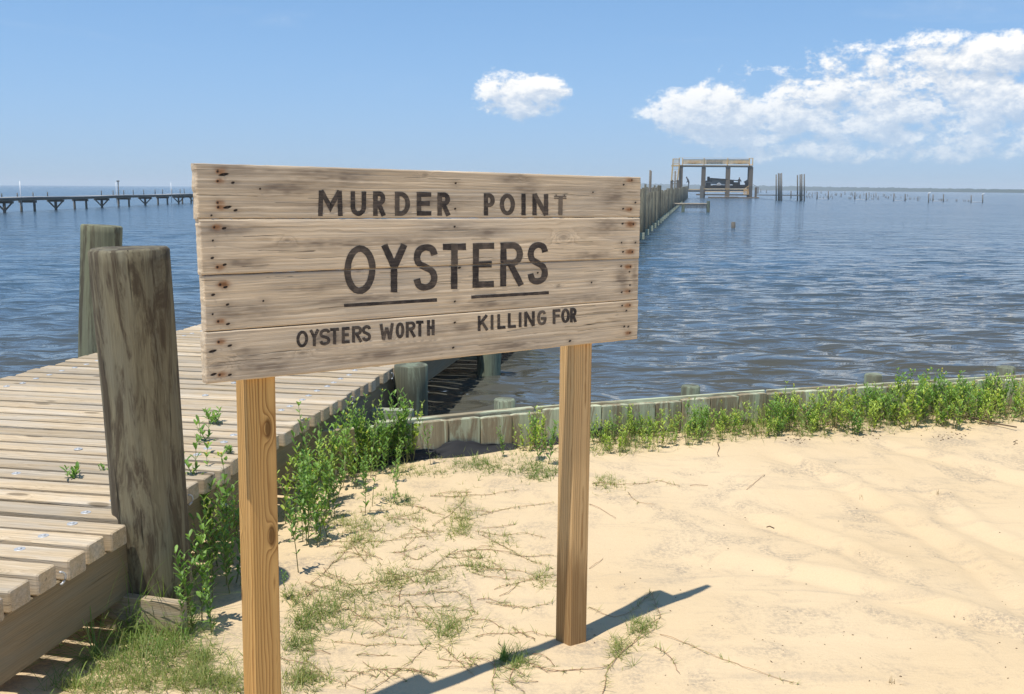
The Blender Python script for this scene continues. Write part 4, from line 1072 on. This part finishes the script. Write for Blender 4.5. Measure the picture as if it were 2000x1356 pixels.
def tuft(name, px, py, n, L, w_, spread, label, mat='longgrass', curl=(.3, .9), tilt=(0, 0), base_r=.03, green=.5):
    r_ = random.Random(int(px * 7 + py)); b = BL(); p = on_sand(px, py)
    for _ in range(n):
        a = r_.uniform(0, 6.28); e = math.radians(r_.uniform(90 - spread, 88)); q = base_r * math.sqrt(r_.random())
        d = V3((math.cos(a) * math.cos(e) + tilt[0], math.sin(a) * math.cos(e) + tilt[1], math.sin(e)))
        b.blade((p[0] + q * math.cos(a * 3), p[1] + q * math.sin(a * 3), p[2] - .005), d, L * r_.uniform(.45, 1.0), w_ * r_.uniform(.7, 1.2), r_.uniform(*curl), min(.9, max(0, r_.gauss(green, .2))))
    return tag(b.build(name, mat, 8), label, 'grass')
tuft('grass_tuft', 262, 1226, 84, .66, .0055, 66, 'loose tuft of long arching grass blades at the left foot of the brown piling', curl=(.15, .85), tilt=(-.12, -.05), green=.35)
tuft('grass_tuft', 322, 1216, 60, .48, .0046, 44, 'upright wispy grass tuft in front of the brown piling', curl=(.15, .6), tilt=(.05, 0), green=.35)
tuft('grass_tuft', 190, 1285, 44, .62, .0052, 64, 'sparse long grass blades arching out under the edge of the boardwalk', curl=(.2, .85), tilt=(-.2, -.1), green=.35)
tuft('grass_tuft', 268, 1250, 70, .26, .0042, 64, 'thick short grass tuft before the buried plank', curl=(.2, .7), base_r=.09, green=.35)
tuft('grass_tuft', 340, 1258, 70, .24, .0042, 62, 'thick short grass tuft at the right end of the buried plank', curl=(.2, .7), base_r=.09, green=.35)
tuft('spiky_tuft', 985, 1288, 90, .115, .0032, 80, 'dark spiky grass tuft on the sand in the shadow line of the sign', curl=(.0, .35), base_r=.025, green=.15)
tuft('spiky_tuft', 1010, 1300, 40, .09, .003, 80, 'paler small grass tuft right beside the dark spiky one', curl=(.0, .4), base_r=.035, green=.75)
tuft('dry_tuft', 1682, 976, 9, .07, .003, 60, 'small dry grass sprig on the open sand, left one of two', 'drygrass', (.0, .3), base_r=.03)
tuft('dry_tuft', 1830, 970, 16, .075, .0028, 70, 'small bristly dry grass sprig on the open sand, right one of two', 'drygrass', (.0, .3), base_r=.012)
tuft('dry_tuft', 1745, 1336, 9, .06, .0028, 60, 'pale dry grass sprig on the sand near the bottom edge of the photo', 'drygrass', (.2, .6), base_r=.02)
def twig(pts, rad, label, lift=.004):
    mb = MB(); P = []
    for i, (px, py) in enumerate(pts):
        p = on_sand(px, py); P.append(p + V3((0, 0, lift + .006 * math.sin(i * 2.3))))
    mb.tube(P, [rad * (1 - .5 * i / len(P)) for i in range(len(P))], 5, .4)
    return tag(mb.build('twig', M['twig']), label, 'twig')
twig([(1458, 962), (1470, 953), (1482, 943), (1493, 931)], .004, 'short bare twig lying on the open sand right of the sign post')
twig([(1402, 866), (1405, 876), (1401, 886), (1404, 893)], .004, 'crooked little twig on the sand near the seawall plants')
twig([(1497, 1031), (1503, 1030), (1512, 1031)], .004, 'tiny dark twig on bare sand below the short bare twig')
twig([(1838, 803), (1880, 818), (1930, 830), (1985, 842)], .010, 'long dark branch lying in front of the seawall at the right', .03)
twig([(1586, 955), (1588, 962), (1589, 969)], .003, 'very small twig on the sand left of the dry sprigs')
def build_litter():
    mb = MB(); r_ = random.Random(5)
    spots = [(1555, 860, 26, 8, 24), (1690, 850, 45, 9, 30), (1850, 852, 46, 10, 44), (1680, 838, 20, 5, 10), (1985, 865, 14, 6, 10)]
    for cx, cy, rx, ry, n in spots:
        for _ in range(n):
            p = on_sand(r_.gauss(cx, rx * .5), r_.gauss(cy, ry * .5)); a = r_.uniform(0, 6.28); q = r_.uniform(.004, .010)
            mb.tube([p + V3((math.cos(a), math.sin(a), 0)) * -q + V3((0, 0, .001)), p + V3((0, 0, q * .5)), p + V3((math.cos(a), math.sin(a), .1)) * q], [q * .25, q * .5, q * .2], 5, r_.random())
    for _ in range(150):
        p = on_sand(r_.uniform(1160, 2000), r_.uniform(900, 1350)); a = r_.uniform(0, 6.28); q = r_.uniform(.002, .006)
        mb.tube([p + V3((math.cos(a), math.sin(a), 0)) * -q, p + V3((0, 0, q * .4)), p + V3((math.cos(a), math.sin(a), .1)) * q], [q * .3, q * .5, q * .2], 4, r_.random())
    tag(mb.build('litter', M['twig']), 'scattered dark shell and twig crumbs on the sand', 'debris', kind='stuff')
build_litter()

# ------------------------------------------------------------------ the boathouse at the end of the pier and what stands round it
def slab(mb, x0, y0, x1, y1, Y, depth, tint=None, ch=.01):
    """box whose front face spans two photo pixels at distance Y, running depth metres away"""
    a, b = at_y(x0, y0, Y), at_y(x1, y1, Y)
    xa, xb = sorted((a[0], b[0])); za, zb = sorted((a[2], b[2]))
    if (xb - xa) >= (zb - za): mb.timber((xa, Y + depth / 2, (za + zb) / 2), (xb, Y + depth / 2, (za + zb) / 2), depth, zb - za, ch=ch, tint=tint)
    else: mb.timber(((xa + xb) / 2, Y + depth / 2, za), ((xa + xb) / 2, Y + depth / 2, zb), xb - xa, depth, up=(0, 1, 0), ch=ch, tint=tint)
def bar(mb, x0, y0, x1, y1, Y, wpx, depth=None, tint=None):
    a, b = at_y(x0, y0, Y), at_y(x1, y1, Y); w_ = wpx * Y / FPX
    mb.timber(a, b, depth or w_, w_, up=(0, -1, .01) if abs(b[2] - a[2]) > abs(b[0] - a[0]) else (0, 0, 1), ch=.008, tint=tint)
def part(name, mat, root, fn):
    mb = MB(); fn(mb); return mb.build(name, M[mat], root)
DB = 258.0
def build_boathouse():
    root = empty('boathouse', at_y(1420, 386, DB), 'open timber boathouse on tall posts with a railed upper deck', 'boathouse')
    for (x0, x1, y0, dd) in ((1371.5, 1376.5, 327, 0), (1419, 1424.3, 327, 0), (1464, 1468.6, 327, 0), (1327.5, 1332, 323, 0)):
        part('post', 'darkwood', root, lambda mb: slab(mb, x0, y0, x1, 392, DB + dd, .6))
    for (x0, x1) in ((1371, 1374.6), (1418.5, 1422), (1461.4, 1464.6), (1329, 1332)):
        part('post', 'darkwood', root, lambda mb: slab(mb, x0, 327, x1, 390, DB + 3.6, .5))
    for (x0, x1) in ((1368.3, 1373.5), (1463.5, 1468.2)):
        part('pile_sleeve', 'farwood', root, lambda mb: slab(mb, x0, 363.5, x1, 392, DB - .75, .65))
    part('roof_beam', 'darkwood', root, lambda mb: (slab(mb, 1328, 324.0, 1470.5, 327.2, DB + .1, .35), slab(mb, 1330, 324.2, 1469, 327, DB + 3.7, .35), [slab(mb, x, 324.4, x + 2, 326.8, DB + .5, 3.1) for x in (1331, 1376, 1421, 1466)]))
    part('upper_deck', 'newwood', root, lambda mb: slab(mb, 1326, 322.3, 1471, 323.9, DB - .2, 4.6))
    rail = part('railing', 'newwood', root, lambda mb: (slab(mb, 1326, 308.3, 1471.3, 309.6, DB - .2, .25), slab(mb, 1326, 310.8, 1471, 311.6, DB - .1, .1), slab(mb, 1326, 320.6, 1471, 321.6, DB - .1, .1), slab(mb, 1329, 308.5, 1470, 309.6, DB + 4.2, .25), slab(mb, 1329, 320.2, 1470, 321, DB + 4.25, .1),
                   [slab(mb, x, 308.8, x + 1.2, 323, DB - .3, .15) for x in (1326.2, 1332.6, 1374.6, 1420.6, 1463.5, 1469.6)],
                   [slab(mb, 1469.8, y, 1471, y + .9, DB, 4.3) for y in (308.6, 320.6)], [slab(mb, 1470.1, 310, 1470.6, 321, DB + .3 + .32 * i, .09) for i in range(13)]))
    part('baluster', 'newwood', rail, lambda mb: [slab(mb, x, 311.4, x + .85, 320.8, DB - .06, .06) for x in np.arange(1334, 1463, 1.55)])
    # cut-out wooden lettering board and two fan panels fixed behind the rail; too far off to read
    def fan(mb, cx):
        for k in range(9):
            a = math.radians(-72 + 18 * k); bar(mb, cx + 1.2 * math.sin(a), 320.4, cx + 14 * math.sin(a), 320.2 - 7.2 * math.cos(a) ** .8, DB - .16, 1.15, .06)
    part('fan_panel', 'newwood', rail, lambda mb: fan(mb, 1355)); part('fan_panel', 'newwood', rail, lambda mb: fan(mb, 1445))
    def cut(mb):
        slab(mb, 1379, 316.2, 1410.5, 317.4, DB - .2, .07)
        for i, x in enumerate(np.arange(1380, 1409, 4.1)):
            h = 3.6 + 1.0 * math.sin(i * 1.9); bar(mb, x, 317, x + 1.6, 316 - h, DB - .22, 1.1, .05); bar(mb, x + 1.6, 316 - h, x + 3.4, 316.4 - .4 * h, DB - .25, 1.0, .05)
        for x in (1381, 1388.5, 1391.5, 1396, 1401, 1408): slab(mb, x, 318.6, x + 1.6, 320.3, DB - .22, .05)
    part('cutout_board', 'farwood', rail, cut)
    part('stair', 'newwood', root, lambda mb: (bar(mb, 1311.4, 353, 1315, 310, DB - .5, 2.3), bar(mb, 1323.4, 352, 1327, 321, DB - .5, 2.1), [slab(mb, 1312.2 + .9 * (352 - y) / 10, y, 1323.2 + .9 * (352 - y) / 10, y + .6, DB - .4, .5) for y in np.arange(325, 352, 2.9)],
                                              slab(mb, 1315, 309.8, 1327, 311, DB - .5, .2), slab(mb, 1315, 319.8, 1327, 321, DB - .5, .2), slab(mb, 1314.6, 322.2, 1327.2, 325.2, DB - .6, 3), [slab(mb, x, 311, x + .4, 320, DB - .45, .06) for x in np.arange(1317, 1326, 1.7)]))
    part('stair_post', 'darkwood', root, lambda mb: (slab(mb, 1310, 353, 1313.4, 392, DB - .5, .5), slab(mb, 1322, 352, 1326, 392, DB - .5, .5), bar(mb, 1312, 351, 1324, 362, DB - .3, 1.2), bar(mb, 1324, 351, 1312, 362, DB - .2, 1.2)))
    part('lower_deck', 'newwood', root, lambda mb: (slab(mb, 1327, 369.4, 1372, 371.4, DB + .3, 4), slab(mb, 1372.6, 368.6, 1463.8, 370.4, DB - .05, 4.2)))
    part('joist', 'darkwood', root, lambda mb: ([slab(mb, x, 370.6, x + 2.2, 373.4, DB + .2, 3.6) for x in np.arange(1376, 1460, 5.9)], slab(mb, 1327, 371.6, 1372, 375, DB + .5, 3.4)))
    part('rim_beam', 'newwood', root, lambda mb: slab(mb, 1373, 373.6, 1455, 375.6, DB + .05, .2))
    part('low_beam', 'darkwood', root, lambda mb: (slab(mb, 1360, 379, 1464, 382.3, DB + .2, .4), slab(mb, 1362, 379.5, 1463, 382, DB + 3.2, .4)))
    part('side_steps', 'newwood', root, lambda mb: ([slab(mb, 1452.5, y, 1462.8, y + 1.1, DB - 1.2 + .25 * i, .4) for i, y in enumerate((379.4, 377.4, 375.4, 373.4, 371.4))], bar(mb, 1453, 370, 1463, 363, DB - .9, 1.0), bar(mb, 1453.2, 370, 1453.2, 381, DB - 1.0, .9)))
    part('handrail', 'fardeck', root, lambda mb: (bar(mb, 1468.5, 359.2, 1480, 366, DB - .2, .8), slab(mb, 1480, 365, 1481.8, 378.5, DB - .2, .2)))
    part('fender_post', 'darkwood', root, lambda mb: slab(mb, 1475, 366, 1478, 388, DB - .6, .4))
    mb = MB(); slab(mb, 1386, 384.6, 1417, 387.4, DB - 3.2, 2.2, ch=.15); slab(mb, 1417.2, 384.2, 1442, 387.8, DB - 3.1, 2.1, ch=.15); slab(mb, 1442.2, 385.2, 1483, 388.6, DB - 3.3, 2.2, ch=.15)
    tag(mb.build('floating_dock', M['darkwood']), 'low dark floating dock in the water before the boathouse', 'dock')
    # crates, canopy and gear of the boat that hangs under the roof
    bt = empty('work_boat', at_y(1420, 368, DB + 1.5), 'dark work boat with a grey canopy under the boathouse roof', 'boat')
    Y = DB + 1.0
    def hull(mb):
        rows = []
        xs = [(1377, .2), (1384, .8), (1400, 1), (1430, 1), (1455, .95), (1464, .8)]
        for x, q in xs:
            c = at_y(x, 365, Y + 1.2); r_ = 1.15 * q; top = at_y(x, 362.5, Y)[2]; bot = at_y(x, 368.3, Y)[2]
            rows.append([(c[0], c[1] - r_, top), (c[0], c[1] - r_ * .75, bot), (c[0], c[1] + r_ * .75, bot), (c[0], c[1] + r_, top)])
        vs = [p for r_ in rows for p in r_]; fs = []
        for i in range(len(rows) - 1):
            for k in range(4): fs.append((i * 4 + k, i * 4 + (k + 1) % 4, i * 4 + 4 + (k + 1) % 4, i * 4 + 4 + k))
        fs += [(3, 2, 1, 0), tuple(range(len(vs) - 4, len(vs)))]
        mb.add(vs, fs)
    part('hull', 'darkgear', bt, hull)
    def canopy(mb):
        a, b, c, d = at_y(1387, 348.8, Y + .3), at_y(1419, 351, Y + .3), at_y(1418.5, 361, Y), at_y(1388, 360, Y)
        mb.add([a, b, c, d] + [p + V3((0, 1.8, .1)) for p in (a, b, c, d)], [(3, 2, 1, 0), (4, 5, 6, 7), (0, 1, 5, 4), (1, 2, 6, 5), (2, 3, 7, 6), (3, 0, 4, 7)])
    part('canopy', 'greygear', bt, canopy)
    part('canopy_roof', 'darkgear', bt, lambda mb: (bar(mb, 1387, 348.4, 1420, 350.6, Y + .2, 1.2, 2.4), bar(mb, 1420, 351.4, 1446, 353.5, Y + .2, 1.6, 2.2), slab(mb, 1375, 353, 1391, 355, Y, 2)))
    part('wheelhouse', 'darkgear', bt, lambda mb: (slab(mb, 1382.2, 345.2, 1386, 354, Y + .3, .7), slab(mb, 1379.4, 357.5, 1388, 366, Y + .1, 1), slab(mb, 1432.5, 356, 1444, 366, Y + .2, 1), slab(mb, 1421, 352.5, 1433, 360.5, Y + .3, .9), slab(mb, 1425.5, 362, 1429.5, 366, Y, .8)))
    part('wheelhouse_skirt', 'greygear', bt, lambda mb: slab(mb, 1377.5, 355, 1390.5, 357.6, Y + .05, 1.2))
    part('outboard_motor', 'darkgear', bt, lambda mb: (bar(mb, 1454, 356.6, 1460.5, 352.6, Y, 3.2, .8), slab(mb, 1456, 356, 1462, 363, Y, .7)))
    part('gear_box', 'darkgear', bt, lambda mb: (slab(mb, 1393, 361.5, 1399.6, 365, Y - .4, .9), slab(mb, 1408.4, 361.5, 1418, 365, Y - .4, .9), slab(mb, 1446.5, 361, 1455, 365, Y - .4, .9)))
    part('white_cover', 'white', bt, lambda mb: (bar(mb, 1400.4, 360.2, 1404, 357.6, Y - .5, 1.5, .7), bar(mb, 1404, 357.6, 1407.6, 360.2, Y - .5, 1.5, .7), slab(mb, 1400.8, 360, 1407.4, 362.5, Y - .45, .6)))
    # catwalk on to the mooring poles
    mb = MB(); a, b = at_y(1480, 381.2, 252), at_y(1564, 381.8, 205); mb.timber(a, b, 1.1, .22); tag(mb.build('catwalk', M['farwood']), 'thin level catwalk from the boathouse to the tall mooring poles', 'catwalk')
    n = 0
    for x, top, Y, wd, lb in ((1516, 341, 205, 2.6, 'leftmost pole of the left cluster of tall mooring poles'), (1520.5, 338.5, 203, 2.8, 'pole second from left in the left cluster of tall mooring poles'), (1523.6, 338.8, 206, 2.6, 'pole third from left in the left cluster of tall mooring poles'), (1526.6, 338, 201, 2.4, 'rightmost pole of the left cluster of tall mooring poles'),
                             (1557.6, 342, 206, 2.6, 'leftmost pole of the right cluster of tall mooring poles'), (1562.8, 341, 203, 2.8, 'pole second from left in the right cluster of tall mooring poles'), (1566, 340.4, 205, 2.8, 'pole third from left in the right cluster of tall mooring poles'), (1570.8, 340.2, 200, 2.5, 'rightmost pole of the right cluster of tall mooring poles')):
        a, b = at_y(x, 396, Y), at_y(x, top, Y); mb = MB(); mb.pole(a, b, wd * Y / FPX / 2 * 1.1, wd * Y / FPX / 2 * .9, 10)
        tag(mb.build('mooring_pole', M['farwood']), lb, 'pole', 'tall mooring poles beyond the boathouse')
    for x, top, wd, D, lb in ((1269.8, 332.5, 3.4, 72, 'tall pole standing above the pier piles nearest the sign'), (1272, 334, 2.6, 73, 'slimmer pole touching the tall pole by the pier piles'), (1319, 334.5, 3.2, 150, 'tall pole in front of the boathouse stair')):
        mb = MB(); a = at_y(x, 385, D); a[2] = -1; b = at_y(x, top, D); a[0] = b[0]; mb.pole(a, b, wd * D / FPX / 2, wd * D / FPX / 2 * .9, 10); tag(mb.build('tall_pole', M['farwood']), lb, 'pole')
    # side landing on the right of the pier, and a cut-off pile in open water
    LD = 100.0
    ld = empty('landing', at_y(1360, 410, LD), 'low slatted landing stage sticking out to the right of the pier', 'landing')
    part('decking', 'deck', ld, lambda mb: [slab(mb, x, 397.6, x + 2.2, 398.9, LD, 2.6) for x in np.arange(1322, 1381, 2.9)])
    part('front_joist', 'farwood', ld, lambda mb: (slab(mb, 1322, 400.2, 1381, 401.8, LD + .02, .12), [slab(mb, x, 401.6, x + .9, 407.2, LD + .03, .08) for x in np.arange(1337, 1379, 1.9)], slab(mb, 1322, 399, 1381, 400.2, LD + .15, 2.2)))
    for x0, x1, t in ((1381.2, 1386, 393), (1332, 1337, 399.5)): part('post', 'greenpile', ld, lambda mb: slab(mb, x0, t, x1, 420, LD - .06, .24))
    mb = MB(); p = at_z(1432, 445, ZW); mb.pole((p[0], p[1], -1), (p[0], p[1], at_y(1432, 434, p[1])[2]), .125, .12, 14, 3, .04); tag(mb.build('pile_stub', M['farwood']), 'cut off pile stub standing alone in the open water', 'pile')
    # oyster farm: posts, the small stakes between them, floats, resting gulls
    for i, (x, top, bot) in enumerate(((1596, 375, 389), (1618, 373, 389), (1670, 376, 390), (1692, 377, 391), (1746, 378, 392.5), (1768, 379, 392.5), (1814, 378.5, 396), (1822.5, 380, 393), (1843, 379.5, 394), (1897, 381.5, 396), (1919.5, 380.5, 396), (1545, 373, 387))):
        p = at_z(x, bot, ZW); q = at_y(x, top, p[1]); mb = MB(); r_ = 2.3 * p[1] / FPX / 2; mb.pole((p[0], p[1], -1), q, r_, r_ * .9, 8)
        tag(mb.build('farm_post', M['farwood']), 'dark post standing in the water of the oyster farm right of the boathouse', 'post', 'posts of the oyster farm')
    for (x, top, bot) in ((1575, 373, 377.5), (1604, 373.5, 378), (1650.5, 374.5, 380.5), (1664, 375, 381), (1697.5, 376, 382.5), (1711, 376.5, 382.5), (1486, 369, 376), (1497, 371, 377)):
        p = at_z(x, bot, ZW); q = at_y(x, top, p[1]); mb = MB(); r_ = 1.5 * p[1] / FPX / 2; mb.pole((p[0], p[1], -1), q, r_, r_, 6)
        tag(mb.build('farm_post', M['farwood']), 'small far post beyond the posts of the oyster farm', 'post', 'far posts of the oyster farm')
    r_ = random.Random(3)
    for k in range(92):
        x = r_.uniform(1572, 1800) if k < 76 else r_.uniform(1815, 1895); row = r_.choice((378.5, 380.5, 382.5, 384.5, 386.5)) + (x - 1600) * .022
        if k >= 76: row = 390.5 + (x - 1815) * .03
        p = at_z(x, row + 1.5, ZW); mb = MB(); q = at_y(x, row - 2.6, p[1]); rr = 1.05 * p[1] / FPX / 2; mb.pole((p[0], p[1], -.6), q, rr, rr, 5)
        tag(mb.build('farm_stake', M['farwood']), 'thin stake in the rows of the oyster farm', 'stake', 'stakes of the oyster farm')
    for k, (xa, xb, y) in enumerate(((1596, 1618, 389), (1670, 1692, 390.6), (1746, 1768, 392.4), (1822, 1845, 393.6), (1897, 1919, 395.6))):
        a, b = at_z(xa, y, ZW), at_z(xb + 2, y, ZW); mb = MB(); a[2] = b[2] = ZW + .06; mb.tube([a, (a + b) / 2, b], .05, 6)
        tag(mb.build('float_line', M['white']), 'white float line on the water between two oyster farm posts', 'float line', 'float lines of the oyster farm')
    for x, y, lb in ((1843, 393, 'white float at the foot of a farm post'),):
        pass
    for (x, y, lb) in ((1814.5, 379.2, 'white gull perched on the oyster farm post that reaches lowest'), (1919.5, 381, 'white gull perched on the rightmost oyster farm post')):
        D = at_z(x, 396, ZW)[1]; c = at_y(x, y, D); mb = MB()
        mb.tube([c + V3((-.30, 0, .05)), c + V3((-.16, 0, .10)), c + V3((0, 0, .16)), c + V3((.14, 0, .20)), c + V3((.2, 0, .30)), c + V3((.27, 0, .34)), c + V3((.36, 0, .33))], [.01, .07, .10, .085, .055, .055, .01], 8)
        mb.tube([c + V3((0, .02, -.05)), c + V3((0, .02, .12))], .012, 4); mb.tube([c + V3((0, -.02, -.05)), c + V3((0, -.02, .12))], .012, 4)
        tag(mb.build('gull', M['white']), lb, 'gull')
build_boathouse()

# ------------------------------------------------------------------ people (two small dark figures by the boathouse)
def person(foot, H, yaw, bend, label):
    """one skinned figure: feet at foot, height H, facing yaw, bent forward by bend radians"""
    s = H / 1.75
    me = bpy.data.meshes.new('person'); bm = bmesh.new(); lay = bm.verts.layers.skin.verify()
    def B(x, y, z, piv=.93):                    # bend the upper body about the hips
        if z > piv:
            a = bend * min(1, (z - piv) / .15); dz, dy = z - piv, y
            return (x, dy * math.cos(a) + dz * math.sin(a), piv + dz * math.cos(a) - dy * math.sin(a))
        return (x, y, z)
    J = {'pelvis': (0, 0, .95, .13), 'waist': (0, .01, 1.10, .125), 'chest': (0, 0, 1.30, .145), 'neck0': (0, 0, 1.46, .07), 'neck': (0, .01, 1.53, .055), 'head': (0, .03, 1.62, .085), 'top': (0, .02, 1.73, .075),
         'hl': (-.10, 0, .90, .09), 'kl': (-.11, .02, .50, .062), 'al': (-.11, -.02, .09, .042), 'tl': (-.12, .14, .035, .038), 'hr': (.10, 0, .90, .09), 'kr': (.12, .05, .50, .062), 'ar': (.12, .0, .09, .042), 'tr': (.13, .16, .035, .038),
         'sl': (-.19, 0, 1.42, .06), 'el': (-.26, .06, 1.14, .043), 'wl': (-.22, .28, 1.02, .032), 'fl': (-.20, .36, 1.0, .03), 'sr': (.19, 0, 1.42, .06), 'er': (.26, .06, 1.14, .043), 'wr': (.22, .28, 1.02, .032), 'fr': (.20, .36, 1.0, .03)}
    E = [('pelvis', 'waist'), ('waist', 'chest'), ('chest', 'neck0'), ('neck0', 'neck'), ('neck', 'head'), ('head', 'top'), ('pelvis', 'hl'), ('hl', 'kl'), ('kl', 'al'), ('al', 'tl'), ('pelvis', 'hr'), ('hr', 'kr'), ('kr', 'ar'), ('ar', 'tr'),
         ('neck0', 'sl'), ('sl', 'el'), ('el', 'wl'), ('wl', 'fl'), ('neck0', 'sr'), ('sr', 'er'), ('er', 'wr'), ('wr', 'fr')]
    vs = {}
    for k, (x, y, z, r_) in J.items():
        v = bm.verts.new(Vector(B(x, y, z)) * s); v[lay].radius = (r_ * s, r_ * s); v[lay].use_root = k == 'pelvis'; vs[k] = v
    for a, b in E: bm.edges.new((vs[a], vs[b]))
    bm.to_mesh(me); bm.free(); me.materials.append(M['cloth_dark'])
    o = bpy.data.objects.new('person', me); COL.objects.link(o); o.location = foot; o.rotation_euler = (0, 0, yaw)
    o.modifiers.new('skin', 'SKIN'); sb = o.modifiers.new('sub', 'SUBSURF'); sb.levels = sb.render_levels = 1
    hb = MB(); hp = V3(B(0, .10, 1.62)) * s
    hb.tube([hp + V3((0, -.02, -.05)) * s, hp + V3((0, .0, 0)) * s, hp + V3((0, -.01, .05)) * s], [.05 * s, .062 * s, .05 * s], 10)
    f = hb.build('face', M['skin']); f.parent = o
    hb = MB(); hp = V3(B(0, .01, 1.70)) * s; hb.tube([hp + V3((0, 0, -.03)) * s, hp + V3((0, 0, .03)) * s, hp + V3((0, 0, .07)) * s], [.095 * s, .088 * s, .04 * s], 10)
    f = hb.build('cap', M['darkgear']); f.parent = o
    return tag(o, label, 'person')
p = at_y(1345, 369.8, DB + .4); person(tuple(p), (369.8 - 345.2) * DB / FPX, math.radians(75), .42, 'person in dark clothes bending forward on the dock left of the boathouse posts')
p = at_y(1443, 368.6, DB + .4); person(tuple(p), (368.6 - 347.4) * DB / FPX, math.radians(200), .05, 'person in dark clothes standing beside the boat under the boathouse')

# ------------------------------------------------------------------ the other pier, far left
def build_left_pier():
    A, B = at_z(5, 415, ZW)[:2], at_z(380, 396.3, ZW)[:2]
    ax = (B - A) / np.linalg.norm(B - A); ax3 = V3((ax[0], ax[1], 0)); nx = V3((ax[1], -ax[0], 0))
    def along(px):                                # where the sight line of a pixel column crosses the pier
        d = ray(px, 385)[:2]; m = np.array([[ax[0], -d[0]], [ax[1], -d[1]]]); return np.linalg.solve(m, -A)[0]
    def pt(s_, r_, z): return V3((A[0], A[1], z)) + ax3 * s_ + nx * r_
    ZT = .97; HW = .62
    root = empty('plank_pier', pt(20, 0, 0), 'long low grey plank pier on V braced piles, far across the water', 'pier')
    mb = MB()
    s0, s1 = along(-160), along(400)
    q = s0
    while q < s1 + 30:
        mb.timber(pt(q, 0, ZT - .05 + .02 * math.sin(q * .3)), pt(q + 2.96, 0, ZT - .05 + .02 * math.sin((q + 2.96) * .3)), HW * 2 + .2, .09, ch=.01); q += 3
    mb.build('deck', M['fardeck'], root)
    mb = MB()
    for r_ in (-.5, .5): mb.timber(pt(s0, r_, ZT - .20), pt(s1 + 30, r_, ZT - .20), .10, .20)
    mb.build('stringer', M['farwood'], root)
    for i, zx in enumerate((-250, -95, 25, 190, 385, 557, 707, 860, 1010, 1132, 1243, 1300, 1350)):
        s_ = along(zx / 3.567)
        part('cap', 'farwood', root, lambda mb: mb.timber(pt(s_, -HW - .15, ZT - .40), pt(s_, HW + .15, ZT - .40), .16, .20))
        if zx in (25, 385, 707, 1010, 1243, 1350, -250):
            part('pile', 'farwood', root, lambda mb: mb.pole(pt(s_, 0, -1), pt(s_, 0, ZT - .48), .13, .12, 10))
            for sg in (-1, 1): part('brace', 'farwood', root, lambda mb: mb.timber(pt(s_, sg * .08, ZW + .18), pt(s_, sg * (HW + .02), ZT - .46), .10, .14, up=ax3))
        else:
            for sg in (-1, 1): part('pile', 'farwood', root, lambda mb: mb.pole(pt(s_, sg * HW * .92, -1), pt(s_, sg * HW * .92, ZT - .48), .115, .105, 10))
    for zx in (65, 172, 280, 380, 750, 830, 903, 968, 1040, 1118, 1170, 1233, 1290, 1318):
        s_ = along(zx / 3.567); part('deck_post', 'farwood', root, lambda mb: mb.pole(pt(s_, -HW, ZT - .1), pt(s_, -HW, ZT + .30 + .0012 * zx * .2), .05, .05, 8))
    for zx, y0, y1, mat, wd, lb in ((137, 354, 381, 'white', 1.7, 'leftmost white pole standing at the far plank pier'), (807, 356, 376, 'white', 1.2, 'white pole beside the dark capped pole at the far plank pier'), (822, 355, 376, 'farwood', 2.0, 'dark capped pole at the far plank pier'), (1190, 357, 397, 'white', 1.2, 'white pole in the water before the far plank pier near the sign')):
        x = zx / 3.567; s_ = along(x); D = pt(s_, 0, 0)[1] - (1.5 if zx == 1190 else 0); mb = MB(); a, b = at_y(x, y1 + (0 if zx == 1190 else 22), D), at_y(x, y0, D); a[0] = b[0]
        mb.pole(a, b, wd * D / FPX / 2, wd * D / FPX / 2, 8)
        if zx == 822: mb.pole(b, b + V3((0, 0, .12)), .16, .16, 8)
        tag(mb.build('marker_pole', M[mat]), lb, 'pole')
build_left_pier()

# ------------------------------------------------------------------ humid air
def build_haze():
    mb = MB(); x0, x1, y0, y1, z0, z1 = -6450, 6450, -75, 6450, -2.4, 27
    vs = [(x, y, z) for z in (z0, z1) for x, y in ((x0, y0), (x1, y0), (x1, y1), (x0, y1))]
    mb.add(vs, [(3, 2, 1, 0), (4, 5, 6, 7), (0, 1, 5, 4), (1, 2, 6, 5), (2, 3, 7, 6), (3, 0, 4, 7)])
    m = bpy.data.materials.new('haze'); m.use_nodes = True; t = NT(m.node_tree); t.n.clear()
    out = t.node('ShaderNodeOutputMaterial'); v = t.node('ShaderNodeVolumePrincipled'); t.l.new(v.outputs[0], out.inputs['Volume'])
    v.inputs['Color'].default_value = (.93, .98, 1, 1); v.inputs['Density'].default_value = .00036; v.inputs['Anisotropy'].default_value = 0.0
    o = mb.build('haze', m); tag(o, kind='stuff', label='pale humid haze lying over the bay', cat='haze')
build_haze()
